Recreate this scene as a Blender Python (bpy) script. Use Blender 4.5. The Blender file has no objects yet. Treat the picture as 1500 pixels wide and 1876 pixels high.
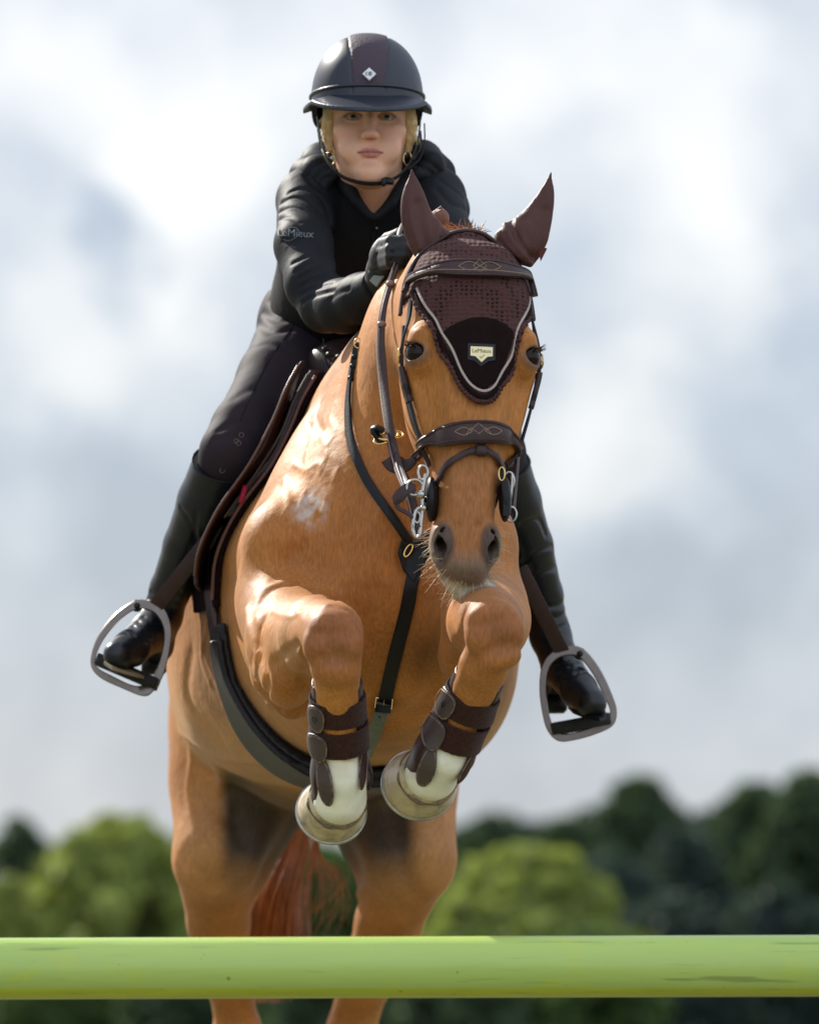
import bpy, math, random
import numpy as np
from mathutils import Vector, Matrix

# ------------------------------------------------------------------ camera, sky, sun, exposure
SC = bpy.context.scene
F = 11000.0          # focal length in photo pixels (photo is 1500 wide)
HOR = 1850.0         # photo row of the eye level
CAMZ = 0.90
FOCUS = 10.24

cam_d = bpy.data.cameras.new('camera')
cam = bpy.data.objects.new('camera', cam_d)
SC.collection.objects.link(cam)
cam.location = (0, 0, CAMZ)
cam.rotation_euler = (math.radians(90), 0, 0)
cam_d.sensor_fit = 'HORIZONTAL'
cam_d.sensor_width = 24.0
cam_d.lens = 24.0 * F / 1500.0
cam_d.shift_y = (HOR - 938.0) / 1500.0
cam_d.clip_start = 0.5
cam_d.clip_end = 3000
cam_d.dof.use_dof = True
cam_d.dof.focus_distance = FOCUS
cam_d.dof.aperture_fstop = 3.7
SC.camera = cam

SUN = Vector((-0.48, 0.64, 0.58)).normalized()     # direction towards the sun
sun_el = math.asin(SUN.z)
sun_d = bpy.data.lights.new('sun', 'SUN')
sun_d.energy = 3.7
sun_d.angle = math.radians(0.6)
sun_d.color = (1.0, 0.95, 0.86)
sun_o = bpy.data.objects.new('sun', sun_d)
SC.collection.objects.link(sun_o)
sun_o.rotation_euler = SUN.to_track_quat('Z', 'Y').to_euler()

def PW(x, y, Y):
    return np.array([(x - 750.0) / F * Y, Y, CAMZ + (HOR - y) / F * Y])
def PV(x, y, Y):
    return Vector(PW(x, y, Y))
def M(px, Y):
    return px / F * Y

world = bpy.data.worlds.new("World")
SC.world = world
world.use_nodes = True
def build_world():
    nt = world.node_tree; N = nt.nodes; L = nt.links
    bg = N['Background']; bg.inputs['Strength'].default_value = 0.13
    sky = N.new('ShaderNodeTexSky'); sky.sky_type = 'NISHITA'; sky.sun_disc = False
    sky.sun_elevation = sun_el
    sky.sun_rotation = math.atan2(SUN.x, SUN.y)
    sky.air_density = 1.0; sky.dust_density = 1.5; sky.ozone_density = 1.5
    tc = N.new('ShaderNodeTexCoord')
    def mth(op, a, b=None, clamp=False):
        n = N.new('ShaderNodeMath'); n.operation = op; n.use_clamp = clamp
        for i, v in enumerate((a, b)):
            if v is None: continue
            if isinstance(v, (int, float)): n.inputs[i].default_value = v
            else: L.new(v, n.inputs[i])
        return n.outputs[0]
    # warp the direction a little so the cloud edges billow
    ns = N.new('ShaderNodeTexNoise'); ns.inputs['Scale'].default_value = 24; ns.inputs['Detail'].default_value = 5
    ns.inputs['Roughness'].default_value = 0.55
    L.new(tc.outputs['Generated'], ns.inputs['Vector'])
    wv = N.new('ShaderNodeVectorMath'); wv.operation = 'SUBTRACT'; L.new(ns.outputs['Color'], wv.inputs[0]); wv.inputs[1].default_value = (.5, .5, .5)
    ws = N.new('ShaderNodeVectorMath'); ws.operation = 'SCALE'; L.new(wv.outputs[0], ws.inputs[0]); ws.inputs['Scale'].default_value = 0.075
    wa = N.new('ShaderNodeVectorMath'); wa.operation = 'ADD'; L.new(tc.outputs['Generated'], wa.inputs[0]); L.new(ws.outputs[0], wa.inputs[1])
    D = wa.outputs[0]
    # individual cloud masses, each at its own direction in the sky: (photo x, y, radius px, brightness)
    clouds = CLOUDS
    acc = None
    for (x, y, r, a) in clouds:
        d = Vector(((x - 750) / F, 1, (HOR - y) / F)).normalized()
        ds = N.new('ShaderNodeVectorMath'); ds.operation = 'DISTANCE'; L.new(D, ds.inputs[0]); ds.inputs[1].default_value = d
        mr = N.new('ShaderNodeMapRange'); mr.interpolation_type = 'SMOOTHERSTEP'
        mr.inputs[1].default_value = 0; mr.inputs[2].default_value = r / F
        mr.inputs[3].default_value = a; mr.inputs[4].default_value = 0
        L.new(ds.outputs['Value'], mr.inputs[0])
        acc = mr.outputs[0] if acc is None else mth('ADD', acc, mr.outputs[0])
    # the rest of the sky: broken cloud of the same kind
    n2 = N.new('ShaderNodeTexNoise'); n2.inputs['Scale'].default_value = 9; n2.inputs['Detail'].default_value = 8
    n2.inputs['Roughness'].default_value = 0.5
    L.new(D, n2.inputs['Vector'])
    nn = mth('MULTIPLY', mth('SUBTRACT', n2.outputs['Fac'], 0.5), 1.0)
    n3 = N.new('ShaderNodeTexNoise'); n3.inputs['Scale'].default_value = 75; n3.inputs['Detail'].default_value = 7
    L.new(tc.outputs['Generated'], n3.inputs['Vector'])
    nn = mth('ADD', nn, mth('MULTIPLY', mth('SUBTRACT', n3.outputs['Fac'], 0.5), 0.75))
    tot = mth('ADD', acc, nn)
    cr = N.new('ShaderNodeValToRGB'); e = cr.color_ramp.elements
    e[0].position = 0.0; e[0].color = SKYC[0]
    e[1].position = 1.0; e[1].color = SKYC[4]
    for p, c in zip((0.25, 0.5, 0.75), SKYC[1:4]):
        q = e.new(p); q.color = c
    L.new(mth('ADD', mth('MULTIPLY', tot, 0.5), 0.30, True), cr.inputs[0])
    # clear sky shows between clouds higher up; cloud cover mixes over it
    mx = N.new('ShaderNodeMix'); mx.data_type = 'RGBA'; mx.inputs['Factor'].default_value = 0.88
    L.new(sky.outputs[0], mx.inputs['A'])
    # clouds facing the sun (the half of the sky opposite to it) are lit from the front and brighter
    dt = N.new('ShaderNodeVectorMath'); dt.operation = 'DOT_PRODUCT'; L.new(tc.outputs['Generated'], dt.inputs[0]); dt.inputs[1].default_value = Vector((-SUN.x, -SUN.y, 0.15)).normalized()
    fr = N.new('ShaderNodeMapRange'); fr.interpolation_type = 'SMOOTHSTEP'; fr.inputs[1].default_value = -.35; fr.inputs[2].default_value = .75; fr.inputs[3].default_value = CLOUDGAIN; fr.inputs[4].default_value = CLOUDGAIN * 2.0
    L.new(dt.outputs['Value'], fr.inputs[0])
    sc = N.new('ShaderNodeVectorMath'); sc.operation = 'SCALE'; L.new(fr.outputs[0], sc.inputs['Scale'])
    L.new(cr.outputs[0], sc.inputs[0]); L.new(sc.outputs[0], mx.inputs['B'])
    # fade toward a ground-coloured lower hemisphere is left to the sky itself
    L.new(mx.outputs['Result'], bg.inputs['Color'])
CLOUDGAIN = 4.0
SKYC = [(0.35, 0.415, 0.53, 1), (0.51, 0.575, 0.685, 1), (0.75, 0.775, 0.82, 1), (0.98, 0.98, 0.99, 1), (1.16, 1.14, 1.13, 1)]
CLOUDS = [(110, 60, 420, .65), (330, 290, 330, .75), (60, 570, 330, .55), (430, 60, 500, .45), (620, 200, 420, .3),
          (130, 380, 200, -.75), (210, 420, 130, -.5), (1050, 60, 500, .5), (1150, 350, 460, .5), (1400, 200, 380, .4), (1430, 10, 160, -.5),
          (1010, 860, 330, .85), (1130, 620, 330, .3), (1300, 480, 300, .25), (1380, 660, 260, -.35), (1050, 480, 200, -.15),
          (250, 800, 420, -.10), (100, 950, 400, -.35), (1350, 950, 380, -.35), (200, 1200, 420, -.15), (1250, 1150, 300, -.2),
          (700, 1300, 1000, -.42), (1300, 1380, 400, .02), (950, 150, 260, .25), (1180, 180, 200, -.22), (820, 330, 180, -.15), (160, 1420, 220, .1), (300, 550, 300, .25)]
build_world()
SC.view_settings.view_transform = 'Standard'
SC.view_settings.look = 'None'
SC.view_settings.exposure = 0.85
SC.view_settings.gamma = 1.0
SC.cycles.max_bounces = 6
SC.cycles.diffuse_bounces = 3
SC.cycles.glossy_bounces = 3
SC.cycles.transparent_max_bounces = 8

# ------------------------------------------------------------------ scene helpers
COL = SC.collection
def tag(o, label=None, cat=None, group=None, kind=None):
    if label: o['label'] = label
    if cat: o['category'] = cat
    if group: o['group'] = group
    if kind: o['kind'] = kind
    return o
def link(name, me, mat=None, parent=None):
    o = bpy.data.objects.new(name, me); COL.objects.link(o)
    if mat is not None:
        if isinstance(mat, (list, tuple)):
            for m in mat: me.materials.append(m)
        else: me.materials.append(mat)
    if parent is not None:
        o.parent = parent
        o.matrix_parent_inverse = Matrix.Translation(-Vector(parent.location))
    return o
def empty(name, loc):
    o = bpy.data.objects.new(name, None); COL.objects.link(o); o.location = loc
    o.empty_display_size = 0.1
    return o
def mesh_from(name, V, Fq, smooth=True, colors=None):
    me = bpy.data.meshes.new(name)
    V = np.asarray(V, dtype=np.float32)
    Fq = np.asarray(Fq, dtype=np.int32)
    n = len(V); k = Fq.shape[1]; m = len(Fq)
    me.vertices.add(n); me.vertices.foreach_set('co', V.ravel())
    me.loops.add(m * k); me.loops.foreach_set('vertex_index', Fq.ravel())
    me.polygons.add(m); me.polygons.foreach_set('loop_start', np.arange(0, m * k, k, dtype=np.int32))
    me.polygons.foreach_set('loop_total', np.full(m, k, dtype=np.int32))
    me.polygons.foreach_set('use_smooth', np.full(m, smooth, dtype=bool))
    me.update(calc_edges=True)
    if colors is not None:
        at = me.color_attributes.new('Col', 'FLOAT_COLOR', 'POINT')
        c = np.ones((n, 4), dtype=np.float32); c[:, :3] = colors
        at.data.foreach_set('color', c.ravel())
    return me

# ------------------------------------------------------------------ materials
def mat(name, color=(.5, .5, .5), rough=.5, metal=0, vcol=False, spec=.5, sheen=0, coat=0, coat_r=.1,
        noise=None, bump=None, sss=0, bump2=None, fn=None, sheen_tint=None, aniso=None):
    """noise=(scale, amount, detail): brightness mottling; bump=(kind, scale, strength, distance, stretch)"""
    m = bpy.data.materials.new(name); m.use_nodes = True
    nt = m.node_tree; N = nt.nodes; L = nt.links
    b = N['Principled BSDF']
    b.inputs['Base Color'].default_value = (*color, 1)
    b.inputs['Roughness'].default_value = rough
    b.inputs['Metallic'].default_value = metal
    b.inputs['Specular IOR Level'].default_value = spec
    if sheen:
        b.inputs['Sheen Weight'].default_value = sheen; b.inputs['Sheen Roughness'].default_value = .4
        if sheen_tint: b.inputs['Sheen Tint'].default_value = (*sheen_tint, 1)
    if coat: b.inputs['Coat Weight'].default_value = coat; b.inputs['Coat Roughness'].default_value = coat_r
    if sss:
        b.inputs['Subsurface Weight'].default_value = sss
        b.inputs['Subsurface Radius'].default_value = (1, .35, .15); b.inputs['Subsurface Scale'].default_value = .008
    tc = N.new('ShaderNodeTexCoord')
    src = None
    if vcol:
        a = N.new('ShaderNodeVertexColor'); a.layer_name = 'Col'; src = a.outputs['Color']
    if noise:
        t = N.new('ShaderNodeTexNoise'); t.inputs['Scale'].default_value = noise[0]
        t.inputs['Detail'].default_value = noise[2] if len(noise) > 2 else 5
        t.inputs['Roughness'].default_value = .6
        L.new(tc.outputs['Object'], t.inputs['Vector'])
        mr = N.new('ShaderNodeMapRange'); mr.inputs[1].default_value = .25; mr.inputs[2].default_value = .75
        mr.inputs[3].default_value = 1 - noise[1]; mr.inputs[4].default_value = 1 + noise[1]
        L.new(t.outputs['Fac'], mr.inputs[0])
        v = N.new('ShaderNodeVectorMath'); v.operation = 'SCALE'
        if src is None: v.inputs[0].default_value = color
        else: L.new(src, v.inputs[0])
        L.new(mr.outputs[0], v.inputs['Scale']); src = v.outputs[0]
    if src is not None: L.new(src, b.inputs['Base Color'])
    prev = None
    for bp in (bump, bump2):
        if not bp: continue
        kind, scale, strength, dist = bp[:4]
        stretch = bp[4] if len(bp) > 4 else None
        vec = tc.outputs['Object']
        if stretch:
            mp = N.new('ShaderNodeMapping'); mp.inputs['Scale'].default_value = stretch
            if len(bp) > 5: mp.inputs['Rotation'].default_value = bp[5]
            L.new(vec, mp.inputs['Vector']); vec = mp.outputs[0]
        if kind == 'noise':
            t = N.new('ShaderNodeTexNoise'); t.inputs['Scale'].default_value = scale; t.inputs['Detail'].default_value = 4
            out = t.outputs['Fac']
        elif kind == 'voronoi':
            t = N.new('ShaderNodeTexVoronoi'); t.inputs['Scale'].default_value = scale; out = t.outputs['Distance']
        elif kind == 'wave':
            t = N.new('ShaderNodeTexWave'); t.inputs['Scale'].default_value = scale; t.inputs['Distortion'].default_value = 6
            t.inputs['Detail'].default_value = 3; t.inputs['Detail Scale'].default_value = 1.0; out = t.outputs['Fac']
        L.new(vec, t.inputs['Vector'])
        bn = N.new('ShaderNodeBump'); bn.inputs['Strength'].default_value = strength; bn.inputs['Distance'].default_value = dist
        L.new(out, bn.inputs['Height'])
        if prev is not None: L.new(prev, bn.inputs['Normal'])
        prev = bn.outputs[0]
    if prev is not None: L.new(prev, b.inputs['Normal'])
    if fn: fn(m, nt, N, L, b, tc)
    return m

# ------------------------------------------------------------------ signed distance fields (numpy)
f32 = np.float32
def smin(a, b, k):
    if k <= 0: return np.minimum(a, b)
    h = np.clip(.5 + .5 * (b - a) / k, 0, 1)
    return b + (a - b) * h - k * h * (1 - h)
def smax(a, b, k): return -smin(-a, -b, k)
def nrm(v): v = np.asarray(v, float); return v / np.linalg.norm(v)
def sstep(a, b, x):
    t = np.clip((x - a) / (b - a), 0, 1); return t * t * (3 - 2 * t)
def frame_from(z, x=(1, 0, 0)):
    """rows = local axes; z given, x hint"""
    z = nrm(z); x = np.asarray(x, float); x = nrm(x - z * x.dot(z)); y = np.cross(z, x)
    return np.array([x, y, z])

class Ell:
    def __init__(s, c, r, R=None):
        s.c = np.asarray(c, f32); s.r = np.asarray(r, f32); s.R = None if R is None else np.asarray(R, f32)
        s.bc = s.c; s.br = float(max(r))
    def __call__(s, p):
        q = p - s.c
        if s.R is not None: q = q @ s.R.T
        k0 = np.sqrt(((q / s.r) ** 2).sum(1)); k1 = np.sqrt(((q / s.r ** 2) ** 2).sum(1))
        return k0 * (k0 - 1) / np.maximum(k1, 1e-6)
class Cone:   # round cone
    def __init__(s, a, b, ra, rb, ax=None, sq=1.0):
        """ax: unit axis along which the shape is squashed by sq (<1 = thinner)"""
        s.ax = None if ax is None else np.asarray(nrm(ax), f32); s.sq = sq
        s.a = np.asarray(a, f32); s.b0 = np.asarray(b, f32); s.ra = ra; s.rb = rb
        s.bc = ((s.a + s.b0) / 2).astype(f32); s.br = float(np.linalg.norm(s.b0 - s.a) / 2 + max(ra, rb))
    def __call__(s, p):
        a = s.a; b = s.b0; ra, rb = s.ra, s.rb
        q = p - a; ba = b - a
        if s.ax is not None:
            g = (1 / s.sq - 1)
            q = q + g * (q @ s.ax)[:, None] * s.ax
            ba = ba + g * ba.dot(s.ax) * s.ax
        l2 = float(ba.dot(ba)); rr = ra - rb; a2 = l2 - rr * rr
        if a2 <= 1e-9:
            return np.sqrt((q * q).sum(1)) - max(ra, rb)
        il2 = 1 / l2
        y = q @ ba; z = y - l2
        x2 = ((q * l2 - ba * y[:, None]) ** 2).sum(1)
        y2 = y * y * l2; z2 = z * z * l2
        k = np.sign(rr) * rr * rr * x2
        d = (np.sqrt(x2 * a2 * il2) + y * rr) * il2 - ra
        m1 = np.sign(z) * a2 * z2 > k
        m2 = np.sign(y) * a2 * y2 < k
        d = np.where(m2, np.sqrt(np.maximum(x2 + y2, 0)) * il2 - ra, d)
        d = np.where(m1, np.sqrt(np.maximum(x2 + z2, 0)) * il2 - rb, d)
        if s.ax is not None: d = d * (s.sq if s.sq < 1 else 1.0) ** .5
        return d
class Chain:
    """polyline of round cones, hard/soft unioned"""
    def __init__(s, pts, rad, k=0, ax=None, sq=1.0):
        s.cs = [Cone(pts[i], pts[i + 1], rad[i], rad[i + 1], ax, sq) for i in range(len(pts) - 1)]
        P = np.array(pts, f32); s.bc = P.mean(0).astype(f32); s.br = float(np.linalg.norm(P - s.bc, axis=1).max() + max(rad)); s.k = k
    def __call__(s, p):
        d = s.cs[0](p)
        for c in s.cs[1:]: d = smin(d, c(p), s.k)
        return d
class Loft:
    """cross-sections along local t axis. tab rows: t, cx, cy, rx, ry ; n = superellipse exponent"""
    def __init__(s, O, R, tab, n=2.4, cap=None):
        s.O = np.asarray(O, f32); s.R = np.asarray(R, f32); s.t = np.array(tab, f32); s.n = n
        # resample smoothly (Catmull-Rom via numpy)
        t = s.t[:, 0]; tt = np.linspace(t[0], t[-1], 160)
        s.tt = tt.astype(f32); s.v = [pchip(t, s.t[:, i], tt).astype(f32) for i in range(1, 5)]
        mid = (t[0] + t[-1]) / 2
        cx = s.t[:, 1].mean(); cy = s.t[:, 2].mean()
        s.bc = (s.O + s.R[0] * cx + s.R[1] * cy + s.R[2] * mid).astype(f32)
        s.br = float(math.hypot((t[-1] - t[0]) / 2, max(s.t[:, 3].max(), s.t[:, 4].max()) + max(np.abs(s.t[:, 1] - cx).max(), np.abs(s.t[:, 2] - cy).max())))
    def __call__(s, p):
        q = (p - s.O) @ s.R.T
        t = q[:, 2]; tc = np.clip(t, s.tt[0], s.tt[-1])
        cx, cy, rx, ry = (np.interp(tc, s.tt, v) for v in s.v)
        x = np.abs(q[:, 0] - cx) / rx; y = np.abs(q[:, 1] - cy) / ry
        n = s.n
        k = (x ** n + y ** n + 1e-9) ** (1 / n)
        d = (k - 1) * np.minimum(rx, ry) * .9
        e = np.maximum(s.tt[0] - t, t - s.tt[-1])
        return np.where(e > 0, np.sqrt(np.maximum(d, 0) ** 2 + e * e), np.maximum(d, e)).astype(f32)
def pchip(x, y, xq):
    x = np.asarray(x, float); y = np.asarray(y, float); h = np.diff(x); dl = np.diff(y) / h
    d = np.zeros(len(x)); d[0] = dl[0]; d[-1] = dl[-1]
    for i in range(1, len(x) - 1):
        if dl[i - 1] * dl[i] > 0:
            w1 = 2 * h[i] + h[i - 1]; w2 = h[i] + 2 * h[i - 1]
            d[i] = (w1 + w2) / (w1 / dl[i - 1] + w2 / dl[i])
    i = np.clip(np.searchsorted(x, xq) - 1, 0, len(x) - 2); u = (xq - x[i]) / h[i]
    return (y[i] * (1 + 2 * u) * (1 - u) ** 2 + d[i] * h[i] * u * (1 - u) ** 2 + y[i + 1] * u * u * (3 - 2 * u) + d[i + 1] * h[i] * u * u * (u - 1))
class Line:   # distance to polyline (for grooves / veins), vectorised
    def __init__(s, pts):
        s.P = np.array(pts, f32); s.bc = s.P.mean(0).astype(f32); s.br = float(np.linalg.norm(s.P - s.bc, axis=1).max())
    def __call__(s, p):
        d = None
        for a, b in zip(s.P[:-1], s.P[1:]):
            q = p - a; ba = b - a; h = np.clip((q @ ba) / max(float(ba.dot(ba)), 1e-9), 0, 1)
            e = ((q - h[:, None] * ba) ** 2).sum(1)
            d = e if d is None else np.minimum(d, e)
        return np.sqrt(d)
class Field:
    def __init__(s): s.ops = []
    def u(s, prim, k=.03): s.ops.append(('u', prim, k, 0)); return s
    def s(s, prim, k=.01): s.ops.append(('s', prim, k, 0)); return s
    def g(s, prim, amp, w): s.ops.append(('g', prim, w, amp)); return s      # amp>0 ridge, <0 groove
    def __call__(s, p):
        p = np.asarray(p, f32)
        bc = (p.min(0) + p.max(0)) / 2; br = float(np.linalg.norm(p.max(0) - bc))
        d = np.full(len(p), 5.0, f32); lb = 5.0
        far = br > .3
        for op, prim, k, amp in s.ops:
            if not far:
                dist = float(np.linalg.norm(prim.bc - bc)) - prim.br - br
                lim = k * (3 if op == 'g' else 1) + (.0 if op != 'u' else 2.5 * br + .02)
                if dist > lim:
                    if op == 'u' : lb = min(lb, max(dist, .01))
                    continue
            v = prim(p)
            if op == 'u': d = smin(d, v, k)
            elif op == 's': d = smax(d, -v, k)
            else: d = d - amp * np.exp(-np.clip((v / k) ** 2, 0, 30))
        return np.minimum(d, lb) if lb < 5 else d
    def grad(s, p, e=.002):
        p = np.asarray(p, f32); g = np.zeros_like(p)
        for i in range(3):
            o = np.zeros(3, f32); o[i] = e
            g[:, i] = s(p + o) - s(p - o)
        n = np.linalg.norm(g, axis=1, keepdims=True); n[n == 0] = 1
        return g / n
    def project(s, p, off=0.0, it=6):
        p = np.array(p, f32).reshape(-1, 3)
        for _ in range(it):
            d = s(p) - off
            p = p - s.grad(p) * np.clip(d, -.05, .05)[:, None]
        return p

def polygonize(f, lo, hi, h, B=12, slack=1.35, relax=0):
    lo = np.asarray(lo, float); hi = np.asarray(hi, float)
    nb = np.ceil((hi - lo) / (h * B)).astype(int)
    n = nb * B
    vals = np.full(tuple(n), 1.0, f32)
    bi = np.stack(np.meshgrid(*[np.arange(k) for k in nb], indexing='ij'), -1).reshape(-1, 3)
    cen = lo + (bi * B + (B - 1) / 2) * h
    hd = h * B * .866
    # hierarchical: coarse super-blocks of 4^3 blocks for speed
    dc = np.empty(len(cen), f32)
    key = (bi // 3) @ np.array([10 ** 6, 10 ** 3, 1])
    order = np.argsort(key, kind='stable'); ks = key[order]
    cuts = np.nonzero(np.diff(ks))[0] + 1
    for idx in np.split(order, cuts): dc[idx] = f(cen[idx])
    off = np.stack(np.meshgrid(*[np.arange(B)] * 3, indexing='ij'), -1).reshape(-1, 3) * h
    act = np.abs(dc) < hd * slack + .004
    for b, c, d, a in zip(bi, cen, dc, act):
        sl = tuple(slice(x * B, x * B + B) for x in b)
        if a: vals[sl] = f(lo + b * B * h + off).reshape(B, B, B)
        elif d < 0: vals[sl] = -1.0
    # surface nets
    S = vals < 0
    c8 = [S[i:n[0] - 1 + i, j:n[1] - 1 + j, k:n[2] - 1 + k] for i in (0, 1) for j in (0, 1) for k in (0, 1)]
    anyv = c8[0].copy(); allv = c8[0].copy()
    for c in c8[1:]: anyv |= c; allv &= c
    cell = np.argwhere(anyv & ~allv)
    del anyv, allv, c8
    lin = (cell[:, 0] * n[1] + cell[:, 1]) * n[2] + cell[:, 2]
    CO = np.array([(i, j, k) for i in (0, 1) for j in (0, 1) for k in (0, 1)])
    cv = np.stack([vals[cell[:, 0] + o[0], cell[:, 1] + o[1], cell[:, 2] + o[2]] for o in CO], 1)
    acc = np.zeros((len(cell), 3)); cnt = np.zeros(len(cell))
    for a in range(8):
        for b in range(a + 1, 8):
            if np.abs(CO[a] - CO[b]).sum() != 1: continue
            va, vb = cv[:, a], cv[:, b]; m = (va < 0) != (vb < 0)
            t = np.where(m, va / np.where(m, va - vb, 1), 0)
            acc += np.where(m[:, None], CO[a] + t[:, None] * (CO[b] - CO[a]), 0); cnt += m
    V = lo + (cell + acc / cnt[:, None]) * h
    faces = []
    for ax in range(3):
        sh = [slice(None)] * 3; sh2 = [slice(None)] * 3
        sh[ax] = slice(0, n[ax] - 1); sh2[ax] = slice(1, n[ax])
        A = S[tuple(sh)]; Bm = S[tuple(sh2)]
        e = np.argwhere(A != Bm)
        o1, o2 = [(1, 2), (2, 0), (0, 1)][ax]
        e = e[(e[:, o1] > 0) & (e[:, o2] > 0) & (e[:, o1] < n[o1] - 1) & (e[:, o2] < n[o2] - 1)]
        ins = S[e[:, 0], e[:, 1], e[:, 2]]
        q = []
        for d1, d2 in ((1, 1), (0, 1), (0, 0), (1, 0)):
            c = e.copy(); c[:, o1] -= d1; c[:, o2] -= d2
            l = (c[:, 0] * n[1] + c[:, 1]) * n[2] + c[:, 2]
            q.append(np.searchsorted(lin, l))
        q = np.stack(q, 1)
        q[~ins] = q[~ins][:, ::-1]
        faces.append(q)
    Q = np.concatenate(faces) if faces else np.zeros((0, 4), int)
    for _ in range(relax):
        s = np.zeros_like(V); c = np.zeros(len(V))
        for a in range(4):
            for b in ((a + 1) % 4, (a + 3) % 4):
                np.add.at(s, Q[:, a], V[Q[:, b]]); np.add.at(c, Q[:, a], 1)
        V = V * .5 + .5 * s / np.maximum(c, 1)[:, None]
    return V, Q

# ------------------------------------------------------------------ swept shapes
def cr(pts, n=8, closed=False):
    """Catmull-Rom through points"""
    P = np.array(pts, float)
    if closed: P = np.vstack([P[-1], P, P[0], P[1]])
    else: P = np.vstack([2 * P[0] - P[1], P, 2 * P[-1] - P[-2]])
    out = []
    for i in range(1, len(P) - 2):
        p0, p1, p2, p3 = P[i - 1:i + 3]
        for t in np.arange(n) / n:
            out.append(.5 * ((2 * p1) + (-p0 + p2) * t + (2 * p0 - 5 * p1 + 4 * p2 - p3) * t * t + (-p0 + 3 * p1 - 3 * p2 + p3) * t ** 3))
    if not closed: out.append(P[-2])
    return np.array(out)
class MB:
    """collects polygons for one mesh"""
    def __init__(s): s.v = []; s.f = []; s.n = 0
    def add(s, V, Fs):
        V = np.asarray(V, float); s.v.append(V)
        for f in Fs: s.f.append(tuple(int(i) + s.n for i in f))
        s.n += len(V)
    def sweep(s, path, normals, w, t, sec=None, closed=False, cap=True):
        """strap: width w along binormal, thickness t along normal. w,t scalars or arrays. sec: unit section (u,v) list"""
        path = np.asarray(path, float); n = len(path)
        w = np.broadcast_to(np.asarray(w, float), (n,)); t = np.broadcast_to(np.asarray(t, float), (n,))
        if closed: T = np.roll(path, -1, 0) - np.roll(path, 1, 0)
        else: T = np.gradient(path, axis=0)
        T /= np.maximum(np.linalg.norm(T, axis=1, keepdims=True), 1e-9)
        Nn = np.broadcast_to(np.asarray(normals, float), (n, 3)).copy()
        Nn = Nn - T * (Nn * T).sum(1, keepdims=True); Nn /= np.maximum(np.linalg.norm(Nn, axis=1, keepdims=True), 1e-9)
        Bn = np.cross(T, Nn)
        if sec is None:
            sec = [(-.5, -.35), (-.5, .35), (-.42, .5), (.42, .5), (.5, .35), (.5, -.35), (.42, -.5), (-.42, -.5)]
        m = len(sec)
        V = np.zeros((n, m, 3))
        for j, (u, v) in enumerate(sec):
            V[:, j] = path + Bn * (u * w)[:, None] + Nn * (v * t)[:, None]
        Fs = []
        for i in range(n if closed else n - 1):
            i2 = (i + 1) % n
            for j in range(m):
                j2 = (j + 1) % m
                Fs.append((i * m + j, i * m + j2, i2 * m + j2, i2 * m + j))
        if cap and not closed:
            Fs.append(tuple(range(m))[::-1]); Fs.append(tuple((n - 1) * m + j for j in range(m)))
        s.add(V.reshape(-1, 3), Fs)
    def tube(s, path, r, m=8, closed=False):
        path = np.asarray(path, float); n = len(path)
        r = np.broadcast_to(np.asarray(r, float), (n,))
        T = np.gradient(path, axis=0) if not closed else np.roll(path, -1, 0) - np.roll(path, 1, 0)
        T /= np.maximum(np.linalg.norm(T, axis=1, keepdims=True), 1e-9)
        up = np.array([.3, .2, .93]); N0 = np.cross(T[0], up)
        if np.linalg.norm(N0) < .1: N0 = np.cross(T[0], [1, 0, 0])
        Ns = [nrm(N0)]
        for i in range(1, n):
            v = Ns[-1] - T[i] * Ns[-1].dot(T[i]); Ns.append(nrm(v))
        Ns = np.array(Ns)
        sec = [(math.cos(2 * math.pi * j / m) * .5, math.sin(2 * math.pi * j / m) * .5) for j in range(m)]
        s.sweep(path, Ns, r * 2, r * 2, sec, closed)
    def box(s, c, size, R=None, bev=0):
        hx, hy, hz = np.array(size) / 2
        if bev:
            b = min(bev, hx * .9, hy * .9, hz * .9)
            sec = []
            pts = [(-hx + b, -hy), (hx - b, -hy), (hx, -hy + b), (hx, hy - b), (hx - b, hy), (-hx + b, hy), (-hx, hy - b), (-hx, -hy + b)]
            sc = [(1 - b / max(hx, hy), -hz), (1, -hz + b), (1, hz - b), (1 - b / max(hx, hy), hz)]
            V = np.array([(x * k, y * k, z) for k, z in sc for x, y in pts]); m = 8
            Fs = [(i * m + j, i * m + (j + 1) % m, (i + 1) * m + (j + 1) % m, (i + 1) * m + j) for i in range(3) for j in range(m)]
            Fs += [tuple(range(m))[::-1], tuple(3 * m + j for j in range(m))]
        else:
            V = np.array([(x, y, z) for x in (-hx, hx) for y in (-hy, hy) for z in (-hz, hz)])
            Fs = [(0, 1, 3, 2), (4, 6, 7, 5), (0, 4, 5, 1), (2, 3, 7, 6), (0, 2, 6, 4), (1, 5, 7, 3)]
        if R is not None: V = V @ np.asarray(R)
        s.add(V + np.asarray(c), Fs)
    def sphere(s, c, r, R=None, nu=16, nv=10):
        r = np.broadcast_to(np.asarray(r, float), (3,))
        V = []; 
        for i in range(nv + 1):
            a = math.pi * i / nv
            for j in range(nu):
                b = 2 * math.pi * j / nu; V.append((math.sin(a) * math.cos(b), math.sin(a) * math.sin(b), math.cos(a)))
        V = np.array(V) * r
        if R is not None: V = V @ np.asarray(R)
        Fs = [(i * nu + j, (i + 1) * nu + j, (i + 1) * nu + (j + 1) % nu, i * nu + (j + 1) % nu) for i in range(nv) for j in range(nu)]
        s.add(V + np.asarray(c), Fs)
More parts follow.
